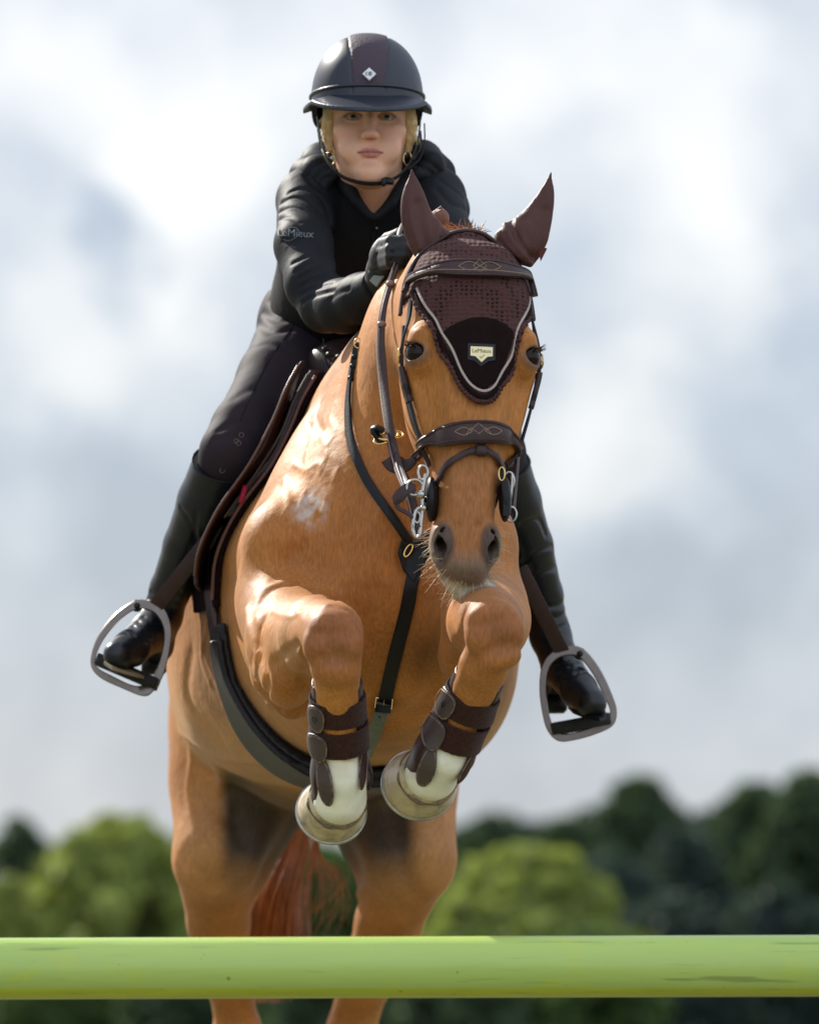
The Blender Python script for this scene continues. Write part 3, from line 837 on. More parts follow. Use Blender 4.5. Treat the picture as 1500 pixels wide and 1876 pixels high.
# ---- body creases, muscles, veins (photo coordinates, pressed onto the skin)
_base = horse
def skin_line(pts, Y0):
    """pts: photo (x, y); found on the horse's skin nearest the depth Y0 by marching away from the camera"""
    out = []
    for (x, y) in pts:
        Ys = np.linspace(Y0 - .35, Y0 + .35, 200)
        P = np.stack([(x - 750) / F * Ys, Ys, CAMZ + (HOR - y) / F * Ys], 1)
        d = horse(P); i = np.nonzero(d < 0)[0]
        i = i[0] if len(i) else int(np.argmin(d))
        out.append(P[i])
    return out
GR = [([(478, 1100), (495, 1080), (530, 1070), (575, 1078), (612, 1098)], 10.3, -.010, .010),
      ([(452, 1120), (462, 1170), (470, 1230), (492, 1290)], 10.4, .006, .010),
      ([(480, 1140), (476, 1190), (490, 1250), (510, 1300)], 10.35, -.008, .010),
      ([(748, 1010), (738, 1100), (722, 1200), (705, 1290)], 10.35, -.012, .022),
      ([(640, 1110), (690, 1180), (700, 1260)], 10.35, -.006, .018),
      ([(802, 1150), (788, 1210), (796, 1270)], 10.4, -.016, .018),
      ([(580, 1290), (620, 1300), (700, 1330), (780, 1290)], 10.5, -.006, .02),
      ([(600, 960), (560, 1000), (545, 1050)], 10.45, -.005, .02),
      ([(650, 900), (640, 980), (600, 1040)], 10.45, -.006, .03),
      ([(560, 1210), (548, 1180), (520, 1200), (500, 1215)], 10.2, -.006, .008),
      ([(575, 1200), (556, 1240), (560, 1290)], 10.2, -.005, .010),
      ([(545, 1120), (580, 1150), (600, 1110)], 10.1, .003, .006),
      ([(850, 1120), (845, 1160), (830, 1220)], 10.2, -.008, .010),
      # veins on shoulder, forearm, thigh
      ([(590, 800), (600, 830), (585, 870), (598, 910), (590, 940)], 10.6, .0022, .0055),
      ([(600, 830), (620, 850), (612, 880)], 10.6, .0019, .005),
      ([(560, 900), (548, 940), (556, 975), (540, 1010)], 10.55, .0019, .005),
      ([(598, 910), (620, 935), (615, 970)], 10.5, .0025, .005),
      ([(640, 760), (632, 800), (640, 840)], 10.6, .003, .006),
      ([(560, 770), (572, 800), (560, 835), (570, 870)], 10.6, .0016, .005), ([(612, 740), (604, 765), (615, 790), (600, 815)], 10.6, .0015, .005),
      ([(540, 850), (560, 862), (580, 850), (600, 866)], 10.6, .0024, .005), ([(585, 740), (575, 765), (590, 790)], 10.65, -.003, .008),
      ([(520, 880), (530, 920), (515, 960)], 10.6, .0025, .006), ([(560, 985), (590, 975), (610, 995), (640, 985)], 10.5, .0022, .006),
      ([(660, 930), (680, 970), (672, 1010)], 10.4, -.003, .012), ([(540, 1010), (520, 1030), (505, 1060)], 10.5, -.004, .012),
      ([(470, 1130), (480, 1170), (472, 1210)], 10.3, .0025, .006), ([(500, 1120), (530, 1130), (560, 1120)], 10.2, .002, .006),
      ([(350, 1380), (345, 1450), (360, 1540)], 11.9, .0035, .009), ([(800, 1440), (810, 1500), (795, 1570)], 11.9, .0035, .009),
      ([(380, 1150), (370, 1200), (385, 1250)], 11.2, .003, .008), ([(450, 1340), (470, 1370), (520, 1385)], 11.0, -.003, .010),
      ([(430, 1420), (425, 1500), (440, 1560), (400, 1620)], 11.85, -.012, .02),
      ([(400, 1370), (408, 1440), (420, 1490)], 11.8, .010, .012),
      ([(445, 1560), (400, 1640), (350, 1600)], 11.8, .006, .008),
      ([(720, 1480), (735, 1570), (765, 1650)], 11.8, -.011, .02),
      ([(655, 1640), (690, 1620), (740, 1700)], 11.9, .006, .008),
      ([(330, 1340), (420, 1390), (520, 1400)], 11.3, .004, .012),
      ([(350, 1200), (345, 1280), (400, 1350)], 11.2, -.004, .02),
      ([(470, 1330), (500, 1370), (540, 1380)], 11.0, .002, .006)]
lines = [(Line(cr(skin_line(p, Y), 4)), a, w) for p, Y, a, w in GR]
for l, a, w in lines: horse.g(l, a, w)

# tiny lumps all over so that no area of skin is geometrically flat
def horse_colors(V):
    n = len(V)
    q = (V - HO) @ HR.T          # head-local coordinates
    base = np.array([.445, .172, .040]); c = np.tile(base, (n, 1))
    def blend(c, col, w): return c * (1 - w[:, None]) + np.array(col) * w[:, None]
    def sph(p, r0, r1): return 1 - sstep(r0, r1, np.linalg.norm(V - p, axis=1))
    def vn(s, k=0):
        P = V * s
        return (np.sin(P[:, 0] * 1.7 + 1.3 * np.sin(P[:, 2] * 1.1 + k) + k) * np.cos(P[:, 2] * 1.9 + 1.7 * np.sin(P[:, 1] * .9 + k)) + np.sin(P[:, 1] * 2.3 + P[:, 0] * .7 + 2 * k) * .6) / 1.6
    head = (q[:, 2] > -.45) & (q[:, 2] < .3) & (q[:, 1] < .34) & (np.abs(q[:, 0]) < .14)
    hw = head.astype(float)
    c = c * (1 + .17 * vn(9)[:, None] + .08 * vn(31, 2)[:, None])
    c = blend(c, (.30, .105, .025), np.clip(.35 * vn(17, 4), 0, 1))
    # paler, mealy belly, flank and inner forearm
    w = sstep(1.62, 1.36, V[:, 2]) * sstep(10.55, 10.8, V[:, 1]) * (1 - sstep(11.7, 11.9, V[:, 1]))
    c = blend(c, (.50, .27, .11), w * .75)
    c = blend(c, (.30, .13, .05), sph(skin_line([(385, 1245)], 11.0)[0], .04, .10) * .6)  # darker patch: shadow of the rider's foot put into the coat colour
    # dark skin of sheath and inner thighs
    cx = -.185
    wd = sstep(.205, .165, np.abs(V[:, 0] - cx - .005)) * sstep(1.10, 1.24, V[:, 2]) * sstep(11.50, 11.66, V[:, 1]) * sstep(1.50, 1.40, V[:, 2])
    wd = np.clip(wd * (1.0 + .25 * vn(14, 1)), 0, 1)
    c = blend(c, (.060, .046, .036), wd * .95)
    # redder knees and cannons, face
    for p in (PW(610, 1172, 9.86), PW(903, 1152, 9.86)): c = blend(c, (.25, .088, .035), sph(p, .03, .10) * .8)
    nose = hw * sstep(-.14, -.22, q[:, 2]) * sstep(.09, .05, q[:, 1])
    c = blend(c, (.34, .135, .045), nose * .8)
    # bald white-grey rub patches on shoulder and neck base
    rub = np.clip(sph(skin_line([(572, 932)], 10.6)[0], .006, .055) * (.75 + .9 * vn(75, 3) + .5 * vn(190, 1)), 0, 1)
    c = blend(c, (.62, .52, .45), rub * .9)
    rub = np.clip(sph(skin_line([(605, 800)], 10.7)[0], .02, .10) * (.55 + .6 * vn(45, 5)), 0, 1)
    c = blend(c, (.56, .34, .18), rub * .45)
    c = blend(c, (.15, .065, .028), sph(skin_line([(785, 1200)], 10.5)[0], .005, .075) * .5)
    # paler forearm
    c = blend(c, (.50, .25, .10), sph(skin_line([(515, 1190)], 10.2)[0], .03, .11) * .45)
    # muzzle
    x = q[:, 0] + .0105
    mm = np.sqrt((x / .072) ** 2 + ((q[:, 1] - .05) / .072) ** 2 + ((q[:, 2] + .335) / .072) ** 2); mm = sstep(1.12, 1.0, mm) * hw
    mz = mm * sstep(-.318, -.368, q[:, 2] - .35 * (np.abs(x) - .03))
    c = blend(c, (.16, .115, .080), mz * .9)
    for s in (-1, 1):
        nc = np.array([s * .0415, .006, -.327])
        dn = np.sqrt(((x - nc[0]) / .55) ** 2 + ((q[:, 2] - nc[2]) / 1.0) ** 2)
        c = blend(c, (.07, .055, .05), mm * sstep(.045, .026, dn) * (q[:, 1] < .07) * .9)
    lip = mm * sstep(-.374, -.386, q[:, 2]) * sstep(.02, .04, q[:, 1]) * (q[:, 1] < .11)
    c = blend(c, (.52, .47, .35), lip * .9)
    rim = mm * (q[:, 1] < .11) * sstep(.040, .055, np.abs(x)) * sstep(-.30, -.33, q[:, 2])
    c = blend(c, (.34, .27, .20), rim * .75)
    # eye surrounds
    for s in (-1, 1):
        e = np.array([s * .0965, .031, -.004]); d = np.linalg.norm((q - e) * np.array([.8, .8, 1]), axis=1)
        c = blend(c, (.10, .085, .085), sstep(.027, .016, d) * hw * .75)
    # white markings: fore pasterns
    for P, c0 in ((pL, cL), (pR, cR)):
        ax = nrm(P[1] - c0[1]); t = (V - c0[2]) @ ax
        near = np.minimum(np.linalg.norm(V - P[0], axis=1), np.linalg.norm(V - P[1], axis=1)) < .085
        w = near * sstep(-.046, -.034, t + .006 * vn(70))
        c = blend(c, (.90, .85, .72), w)
        c = blend(c, (.60, .47, .36), w * np.clip(vn(48, 6), 0, 1) * .35)
        for (a, b, r) in ((.6, .010, .006), (.2, -.012, .004)):
            sp = P[0] * (1 - a) + P[1] * a + np.array([b, -.04, .02])
            c = blend(c, (.30, .17, .09), sph(sp, r * .5, r * 1.6) * .7)
    # scattered sun-bleached ticks
    return np.clip(c, 0, 1)

LO = np.array([-.62, 9.72, .40]); HI = np.array([.36, 12.62, 2.36])
YC = 10.16
Va, Qa = polygonize(horse, (-.34, 9.74, 1.14), (.31, YC + .012, 2.36), .0028)
Vb, Qb = polygonize(horse, (LO[0], YC - .006, LO[2]), HI, .0044, relax=1)
Vh = np.concatenate([Va, Vb]); Qh = np.concatenate([Qa, Qb + len(Va)])
def coat_fn(m, nt, N, L, b, tc):
    # fine hair streaks modulating colour
    mp = N.new('ShaderNodeMapping'); mp.inputs['Scale'].default_value = (260, 260, 60); L.new(tc.outputs['Object'], mp.inputs[0])
    t = N.new('ShaderNodeTexNoise'); t.inputs['Scale'].default_value = 1.0; t.inputs['Detail'].default_value = 3; L.new(mp.outputs[0], t.inputs['Vector'])
    mr = N.new('ShaderNodeMapRange'); mr.inputs[1].default_value = .3; mr.inputs[2].default_value = .7; mr.inputs[3].default_value = .80; mr.inputs[4].default_value = 1.20
    L.new(t.outputs['Fac'], mr.inputs[0])
    old = b.inputs['Base Color'].links[0].from_socket
    v = N.new('ShaderNodeVectorMath'); v.operation = 'SCALE'; L.new(old, v.inputs[0]); L.new(mr.outputs[0], v.inputs['Scale'])
    sp = N.new('ShaderNodeSeparateColor'); L.new(old, sp.inputs[0])
    k = N.new('ShaderNodeMath'); k.operation = 'MULTIPLY'; k.use_clamp = True; k.inputs[1].default_value = 1.9; L.new(sp.outputs['Blue'], k.inputs[0])
    mx = N.new('ShaderNodeMix'); mx.data_type = 'RGBA'; L.new(k.outputs[0], mx.inputs['Factor']); L.new(v.outputs[0], mx.inputs['A']); L.new(old, mx.inputs['B'])
    L.new(mx.outputs['Result'], b.inputs['Base Color'])
coat = mat('chestnut_coat', (.4, .18, .05), .56, vcol=True, spec=.24, sheen=.10, sheen_tint=(1, .75, .5), noise=(22, .13, 8),
           bump=('noise', 1, .16, .0016, (340, 340, 90)), bump2=('noise', 38, .30, .007), fn=coat_fn)
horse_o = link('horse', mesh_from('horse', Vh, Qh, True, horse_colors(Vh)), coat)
tag(horse_o, 'chestnut horse in mid jump facing the camera with tucked forelegs and white pasterns', 'horse')
def on_horse(pts, off=0.0): return horse.project(np.array(pts), off)

# ================================================================== HORSE DETAILS
rng = np.random.default_rng(8)
m_eye = mat('horse_eye', (.014, .007, .004), .04, spec=.22)
m_hair = mat('chestnut_hair', (.40, .15, .045), .45, noise=(30, .35))
m_hair2 = mat('tail_hair', (.40, .13, .035), .42, noise=(18, .5))
m_whisk = mat('pale_whiskers', (.62, .45, .28), .5)
m_horn = None
eyes_c = []
for s in (-1, 1):
    mb = MB(); c = HL(s * .0915, .0378, -.002)
    mb.sphere(c, .0212, nu=24, nv=16)
    mb.build('eye', m_eye, horse_o)
    # lashes
    mb = MB()
    for k in range(26):
        a = -.9 + 1.8 * k / 25
        p0 = HL(s * (.1045 - .004 * abs(a)), .024 + .014 * a + .006, .0130 - .003 * a * a)
        d = HR.T @ np.array([s * (.75 + .2 * a), -.55 + .3 * a, .05 - .4 * rng.random()])
        p1 = p0 + d * .013; p2 = p0 + d * .022 + np.array([0, 0, .004])
        mb.tube([p0, p1, p2], [.0005, .0004, .0001], 4)
    mb.build('eyelashes', mat('lashes', (.12, .06, .03), .5), horse_o)
# whiskers round the chin and lips
mb = MB()
for k in range(95):
    u = rng.uniform(-1, 1); x = -.011 + u * .046
    zz = -.372 + .045 * abs(u) ** 1.5 - rng.uniform(0, .02); yy = rng.uniform(.02, .085)
    p = on_horse([HL(x, yy, zz)], -.001)[0]
    n_ = horse.grad([p])[0]
    d = nrm(n_ * 1.0 + ez * rng.normal(-.45, .3) + ex * rng.normal(u * .5 - .15, .3) + ey * rng.normal(0, .25))
    Ln = rng.uniform(.012, .040) * (1.5 if rng.random() < .12 else 1)
    b = rng.normal(0, .12, 3)
    pts = [p + d * Ln * t + b * Ln * t * t for t in (0, .33, .66, 1)]
    mb.tube(pts, np.array([.00032, .0003, .00025, .0001]), 4)
mb.build('chin_whiskers', m_whisk, horse_o); mb = MB()
for k in range(90):
    if k == 35: mb.build('side_whiskers', m_whisk, horse_o); mb = MB()
    s = -1 if k < 35 else 1; z = rng.uniform(-.35, -.28)
    p = on_horse([HL(-.011 + s * .062, rng.uniform(.03, .09), z)], -.001)[0]; n_ = horse.grad([p])[0]
    d = nrm(n_ + ez * rng.normal(-.5, .3) + ey * rng.normal(0, .2)); Ln = rng.uniform(.01, .032)
    mb.tube([p + d * Ln * t for t in (0, .5, 1)], np.array([.00035, .0003, .0001]), 4)
mb.build('side_whiskers', m_whisk, horse_o)
# forelock tuft standing behind the headpiece
mb = MB()
for k in range(420):
    x = rng.uniform(-.045, .038); p = HL(x - .01, rng.uniform(.155, .22), .240 - 6 * x * x + rng.uniform(-.01, 0))
    d = nrm(ex * rng.normal(-.5 + 12 * x, .5) + ez * rng.uniform(.25, .9) + ey * rng.normal(-.2, .3)); Ln = rng.uniform(.016, .040)
    g = np.array([rng.normal(0, .3), 0, -rng.uniform(.3, 1.1)])
    mb.tube([p + d * Ln * t + g * Ln * .5 * t * t for t in (0, .35, .7, 1)], np.array([.0011, .001, .0008, .0002]), 4)
for k in range(14):
    p = HL(rng.uniform(-.05, .01), .18, .232); d = nrm(ex * rng.normal(-.6, .6) + ez); g = np.array([rng.normal(0, .5), 0, -.8])
    mb.tube([p + d * .055 * t + g * .055 * .6 * t * t for t in np.linspace(0, 1, 7)], np.linspace(.0006, .0002, 7), 4)
mb.build('forelock', m_hair, horse_o)
# plaited mane knots along the crest
m_plait = mat('plaited_mane', (.25, .10, .06), .5, bump=('wave', 120, .8, .003))
for k in range(9):
    mb = MB()
    t = k / 8
    P = np.array([PW(806, 400, 10.26), PW(775, 470, 10.42), PW(740, 540, 10.58), PW(700, 610, 10.78)])
    path = cr(P, 3); p = path[int(t * (len(path) - 1))]
    mb.sphere(p, (.016, .018, .018), nu=12, nv=8)
    mb.tube([p + [.008, 0, .0], p + [.0, -.004, .016], p + [-.012, 0, .006]], .006, 6)
    mb.build('mane_plait', m_plait, horse_o)
# tail
mb = MB()
for k in range(1300):
    a = rng.normal(0, 1); b = rng.normal(0, 1)
    x0 = 572 + 12 * a
    sp = rng.uniform(0, 1)
    P = [PW(580 + 6 * a, 1250, 12.25 + .01 * b), PW(560 + 12 * a, 1400, 12.42 + .03 * b), PW(522 + 20 * a, 1540, 12.46 + .03 * b),
         PW(494 + 24 * a + 6 * b, 1640, 12.46 + .04 * b), PW(486 + 26 * a + 10 * b, 1715 + 20 * sp, 12.45), PW(482 + 24 * a + 14 * rng.normal(), 1800 + 40 * sp, 12.43)]
    n = 5 if k % 5 else 6
    pt = cr(P[:n], 3)
    mb.tube(pt, np.linspace(.0014, .0005, len(pt)), 4)
for k in range(40):
    a = rng.normal(0, 1); e = rng.uniform(25, 85)
    P = [PW(585, 1500, 12.4), PW(565 + e * .3, 1570, 12.42), PW(560 + e, 1620 + 20 * a, 12.42), PW(545 + e * rng.uniform(.2, 1.3), 1680 + 20 * a, 12.42)]
    pt = cr(P, 4); mb.tube(pt, np.linspace(.0007, .0003, len(pt)), 4)
mb.build('tail', m_hair2, horse_o)

def hoof_fn(m, nt, N, L, b, tc):
    mp = N.new('ShaderNodeMapping'); L.new(tc.outputs['Object'], mp.inputs[0])
    t = N.new('ShaderNodeTexNoise'); t.inputs['Scale'].default_value = 24; t.inputs['Detail'].default_value = 7; t.inputs['Roughness'].default_value = .65
    L.new(mp.outputs[0], t.inputs['Vector'])
    r = N.new('ShaderNodeValToRGB'); e = r.color_ramp.elements
    e[0].position = .30; e[0].color = (.09, .08, .06, 1); e[1].position = .60; e[1].color = (.66, .54, .36, 1)
    q = e.new(.42); q.color = (.42, .33, .19, 1)
    L.new(t.outputs['Fac'], r.inputs[0]); L.new(r.outputs[0], b.inputs['Base Color'])
m_horn = mat('hoof_horn', (.4, .3, .15), .38, fn=hoof_fn, bump=('noise', 90, .5, .002))
m_shoe = mat('steel_shoe', (.38, .36, .33), .35, metal=.9, noise=(60, .3))
m_coronet = mat('dark_coronet', (.19, .13, .075), .7, noise=(45, .75, 5), bump=('noise', 200, .8, .003))
def hoof(c0, c1, r0, r1, name='hoof'):
    """horny capsule from coronet c0 to sole c1; front of the hoof is the side turned to the camera/below"""
    ax = nrm(np.array(c1) - c0); R = frame_from(ax, (1, 0, 0)); Ln = np.linalg.norm(np.array(c1) - c0)
    mb = MB(); m = 48; rings = [(-.10, r0 * .80), (0, r0 * .98), (.06, r0 * 1.05), (.14, r0 * 1.03), (.4, r0 + (r1 - r0) * .42), (.75, r0 + (r1 - r0) * .78), (.97, r1), (1.0, r1 * .985), (1.0, r1 * .8), (.9, r1 * .55), (.86, 0.001)]
    V = []
    for t, r in rings:
        for j in range(m):
            a = 2 * math.pi * j / m
            d = R[0] * math.cos(a) + R[1] * math.sin(a)
            rr = r * (1 + .03 * math.cos(2 * a) + .004 * math.sin(9 * a + t * 3))
            V.append(c0 + ax * Ln * t + d * rr)
    n = len(rings)
    mb.add(V, [(i * m + j, i * m + (j + 1) % m, (i + 1) * m + (j + 1) % m, (i + 1) * m + j) for i in range(n - 1) for j in range(m)])
    h = mb.build(name, m_horn, horse_o)
    mb = MB(); a = np.linspace(0, 2 * math.pi, 73)[:-1]
    mb.tube(np.array([c0 + ax * (.006 + .001 * math.sin(5 * t)) + (R[0] * math.cos(t) + R[1] * math.sin(t)) * (r0 * 1.03 + .0005 * math.sin(11 * t)) for t in a]), .0036 + .0012 * np.sin(a * 7), 6, closed=True)
    mb.build('coronet_band', m_coronet, h)
    mb = MB(); a = np.linspace(.0, 2 * math.pi, 49)[:-1]
    path = np.array([c0 + ax * (Ln + .003) + (R[0] * math.cos(t) + R[1] * math.sin(t)) * r1 * .89 * (1 + .03 * math.cos(2 * t)) for t in a])
    mb.sweep(path, np.tile(ax, (len(path), 1)), .018, .007, closed=True)
    mb.build('shoe', m_shoe, h)
hoof(PW(618, 1466, 10.035), PW(607, 1487, 10.105), .0455, .0565)
hoof(PW(785, 1420, 10.035), PW(768, 1438, 10.105), .0470, .0615)
for hx in (440, 638): hoof(PW(hx, 2302, 12.33), PW(hx, 2345, 12.36), .047, .062)

# ================================================================== MATERIALS OF TACK
m_brown = mat('brown_leather', (.040, .017, .016), .42, noise=(40, .25), bump=('noise', 180, .25, .001), spec=.4)
m_brown2 = mat('dark_saddle_leather', (.022, .009, .007), .45, noise=(25, .3), bump=('noise', 160, .3, .001), spec=.3)
m_blackl = mat('black_leather', (.007, .0068, .008), .42, spec=.3, noise=(40, .3), bump=('noise', 160, .25, .001))
m_back = mat('leather_backside', (.12, .14, .10), .6, noise=(60, .2))
m_brass = mat('brass', (.78, .55, .20), .22, metal=1)
m_steel = mat('steel_bit', (.50, .48, .46), .28, metal=1, noise=(60, .15))
m_stitch = mat('tan_stitching', (.38, .24, .15), .6)
m_velcro = mat('brown_hook_and_loop', (.046, .016, .011), .95, noise=(220, .5), bump=('noise', 400, 1.0, .003), sheen=.15, spec=.2)
m_cream = mat('cream_piping', (.45, .36, .31), .6, bump=('wave', 160, .5, .001))
def crochet_fn(m, nt, N, L, b, tc):
    mp = N.new('ShaderNodeMapping'); mp.inputs['Scale'].default_value = (.92, .35, 1.1); L.new(tc.outputs['Object'], mp.inputs[0])
    t = N.new('ShaderNodeTexVoronoi'); t.inputs['Scale'].default_value = 128; t.inputs['Randomness'].default_value = .30; L.new(mp.outputs[0], t.inputs['Vector'])
    t2 = N.new('ShaderNodeTexNoise'); t2.inputs['Scale'].default_value = 420; L.new(tc.outputs['Object'], t2.inputs['Vector'])
    r = N.new('ShaderNodeValToRGB'); e = r.color_ramp.elements
    e[0].position = .12; e[0].color = (.006, .003, .003, 1); e[1].position = .42; e[1].color = (.095, .040, .036, 1)
    L.new(t.outputs['Distance'], r.inputs[0])
    mx = N.new('ShaderNodeMix'); mx.data_type = 'RGBA'; mx.blend_type = 'MULTIPLY'; mx.inputs['Factor'].default_value = .6
    L.new(r.outputs[0], mx.inputs['A']); L.new(t2.outputs['Color'], mx.inputs['B'])
    sc = N.new('ShaderNodeVectorMath'); sc.operation = 'SCALE'; sc.inputs['Scale'].default_value = 1.25; L.new(mx.outputs['Result'], sc.inputs[0])
    L.new(sc.outputs[0], b.inputs['Base Color'])
    bn = N.new('ShaderNodeBump'); bn.inputs['Strength'].default_value = 1; bn.inputs['Distance'].default_value = .004
    L.new(t.outputs['Distance'], bn.inputs['Height']); L.new(bn.outputs[0], b.inputs['Normal'])
m_crochet = mat('brown_crochet', (.06, .03, .03), .85, fn=crochet_fn, spec=.2)
m_felt = mat('dark_brown_cloth', (.014, .007, .007), .9, noise=(60, .2), bump=('noise', 500, .4, .001), spec=.08)
m_earcloth = mat('brown_stretch_cloth', (.078, .026, .020), .50, noise=(20, .12), bump=('noise', 500, .25, .0006), bump2=('noise', 26, .5, .010, (1.5, 1, .5)), spec=.3)

# --------- helpers on the skin
def q2l(P): return (np.asarray(P) - HO) @ HR.T
def face_pts(pts, off=.0, Y0=10.0):
    out = []
    for (x, y) in pts:
        Ys = np.linspace(Y0 - .2, Y0 + .25, 300)
        P = np.stack([(x - 750) / F * Ys, Ys, CAMZ + (HOR - y) / F * Ys], 1)
        d = horse(P) - off; i = np.nonzero(d < 0)[0]
        i = i[0] if len(i) else int(np.argmin(d)); out.append(P[i])
    return np.array(out)
def hug(path, off):
    p = np.array(path, float)
    for _ in range(2):
        p = on_horse(p, off)
        for _ in range(3): p[1:-1] = (p[:-2] + 2 * p[1:-1] + p[2:]) / 4
    return p, horse.grad(p)
def strap(mb, path, w, t, off, proj=True):
    if proj: p, n_ = hug(path, off + t / 2)
    else: p = np.asarray(path); n_ = horse.grad(p)
    # smooth the normals along the strap
    for _ in range(3): n_[1:-1] = (n_[:-2] + n_[1:-1] * 2 + n_[2:]) / 4
    mb.sweep(p, n_, w, t); return p, n_
def ring(mb, c, R, r, th, n=28, sx=1, sy=1):
    a = np.linspace(0, 2 * math.pi, n + 1)[:-1]
    mb.tube(np.array([np.array(c) + R[0] * math.cos(t) * r * sx + R[1] * math.sin(t) * r * sy for t in a]), th, 8, closed=True)
def text_obj(txt, size, c, R, mt, parent, name='lettering', extrude=.0006, spacing=1.0):
    cu = bpy.data.curves.new(name, 'FONT'); cu.body = txt; cu.size = size; cu.align_x = 'CENTER'; cu.align_y = 'CENTER'; cu.extrude = extrude; cu.space_character = spacing
    o = bpy.data.objects.new(name, cu); COL.objects.link(o)
    dg = bpy.context.evaluated_depsgraph_get()
    me = bpy.data.meshes.new_from_object(o.evaluated_get(dg)); bpy.data.objects.remove(o)
    V = np.empty(len(me.vertices) * 3); me.vertices.foreach_get('co', V); V = V.reshape(-1, 3)
    V = V @ np.asarray(R) + np.asarray(c)
    me.vertices.foreach_set('co', V.ravel()); me.update()
    return link(name, me, mt, parent)
def poly2d(P):
    P = np.array(P, f32)
    def f(x, y):
        d = np.full(len(x), 1e9, f32); s = np.ones(len(x), f32)
        n = len(P); j = n - 1
        for i in range(n):
            e = P[j] - P[i]; wx = x - P[i, 0]; wy = y - P[i, 1]
            h = np.clip((wx * e[0] + wy * e[1]) / (e[0] ** 2 + e[1] ** 2), 0, 1)
            d = np.minimum(d, (wx - e[0] * h) ** 2 + (wy - e[1] * h) ** 2)
            c1 = y >= P[i, 1]; c2 = y < P[j, 1]; c3 = e[0] * wy > e[1] * wx
            fl = (c1 & c2 & c3) | (~c1 & ~c2 & ~c3)
            s = np.where(fl, -s, s); j = i
        return s * np.sqrt(d)
    return f

# ================================================================== EAR BONNET
bonnet = empty('ear_bonnet', PV(870, 430, 10.12)); tag(bonnet, 'dark brown crochet ear bonnet with cream piping over the horse poll and forehead', 'ear bonnet')
Vpx = [(760, 538), (776, 577), (800, 624), (822, 670), (842, 708), (860, 730), (882, 739), (903, 731), (921, 700), (940, 650), (958, 600), (972, 556), (977, 532)]
Vl = q2l(face_pts(cr(Vpx, 3)))
reg = [tuple(v) for v in Vl[:, [0, 2]]] + [(.16, .11), (.16, .30), (-.16, .30), (-.16, .11)]
regf = poly2d(reg)
def bonnet_f(p):
    h = horse(p); q = q2l(p)
    yb = .19 - .35 * np.clip(.16 - q[:, 2], 0, .2)
    return np.maximum(np.maximum(np.maximum(h - .0055, -(h + .003)), regf(q[:, 0], q[:, 2])), q[:, 1] - yb)
sdf_obj('crochet_hood', bonnet_f, (-.02, 9.86, 1.86), (.24, 10.24, 2.27), .0021, m_crochet, bonnet, relax=2)
# plain panel at the point of the V
ppx = [(808, 612), (822, 600), (842, 590), (865, 583), (884, 582), (905, 586), (925, 596), (940, 610)] + [(934, 640), (922, 672), (905, 702), (884, 716), (862, 704), (843, 678), (824, 642)]
Pl = q2l(face_pts(ppx)); pf = poly2d(Pl[:, [0, 2]])
def panel_f(p):
    h = horse(p); q = q2l(p)
    return np.maximum(np.maximum(np.maximum(h - .0072, -(h - .001)), pf(q[:, 0], q[:, 2])), q[:, 1] - .1)
sdf_obj('plain_panel', panel_f, (.02, 9.86, 1.92), (.21, 10.05, 2.10), .002, m_felt, bonnet, relax=2)
mb = MB()
inn = face_pts(cr([(771, 531), (786, 562), (806, 598), (826, 640), (846, 684), (862, 708), (884, 720), (904, 708), (918, 682), (935, 638), (950, 592), (964, 548), (971, 534)], 6))
strap(mb, inn, .0042, .003, .0050); mb.build('cream_piping', m_cream, bonnet)
mb = MB()
out = face_pts(cr(Vpx, 14)); p_, n_ = hug(out, .0055)
rr = .0042 + .0012 * np.sin(np.arange(len(p_)) * 1.9)
mb.tube(p_, rr, 8); mb.build('scalloped_edge', m_crochet, bonnet)
mb = MB()
inn2 = face_pts(cr([(766, 536), (781, 570), (803, 611), (825, 656), (845, 697), (862, 720), (883, 730), (905, 718), (920, 690), (938, 643), (955, 595), (969, 551)], 6))
strap(mb, inn2, .0075, .004, .0045); mb.build('binding', m_felt, bonnet)
# badge
bc = face_pts([(880, 650)])[0]; bn_ = -nrm(HR[1] + [0, 0, 0]); BR = np.array([HR[0], HR[2], -HR[1]])
def plate(mb, pts, c, R, th):
    n = len(pts); V = [c + R[0] * x + R[1] * y + R[2] * z for z in (-th, 0) for x, y in pts]
    mb.add(V, [tuple(range(n, 2 * n)), tuple(range(n))[::-1]] + [(i, (i + 1) % n, n + (i + 1) % n, n + i) for i in range(n)])
bc0 = HL(float(q2l(bc)[0]), float(q2l(bc)[1]) - .0125, -.0095)
mb = MB(); plate(mb, [(-.023, .017), (.023, .017), (.023, -.010), (.012, -.012), (0, -.021), (-.012, -.012), (-.023, -.010)], bc0, BR, .006)
mb.build('badge_backing', mat('navy_backing', (.012, .014, .022), .7), bonnet, smooth=False)
mb = MB(); plate(mb, [(-.0185, .0115), (.0185, .0115), (.0185, -.004), (.010, -.005), (0, -.0145), (-.010, -.005), (-.0185, -.004)], bc0 + BR[2] * .0016, BR, .0016)
bd = mb.build('badge', mat('gold_badge', (.80, .68, .38), .32, metal=.6), bonnet, smooth=False)
text_obj('LeMieux', .0095, bc0 + BR[2] * .0018 + BR[1] * .0042, BR, mat('badge_ink', (.03, .02, .015), .5), bd, 'lettering', .0003, 1.0)
mb = MB(); mb.tube([bc0 + BR[2] * .0022 + BR[0] * a + BR[1] * b for a, b in ((-.003, -.005), (-.001, -.008), (.003, -.0035), (.0045, -.002))], .0005, 5); mb.build('emblem', m_felt, bd)
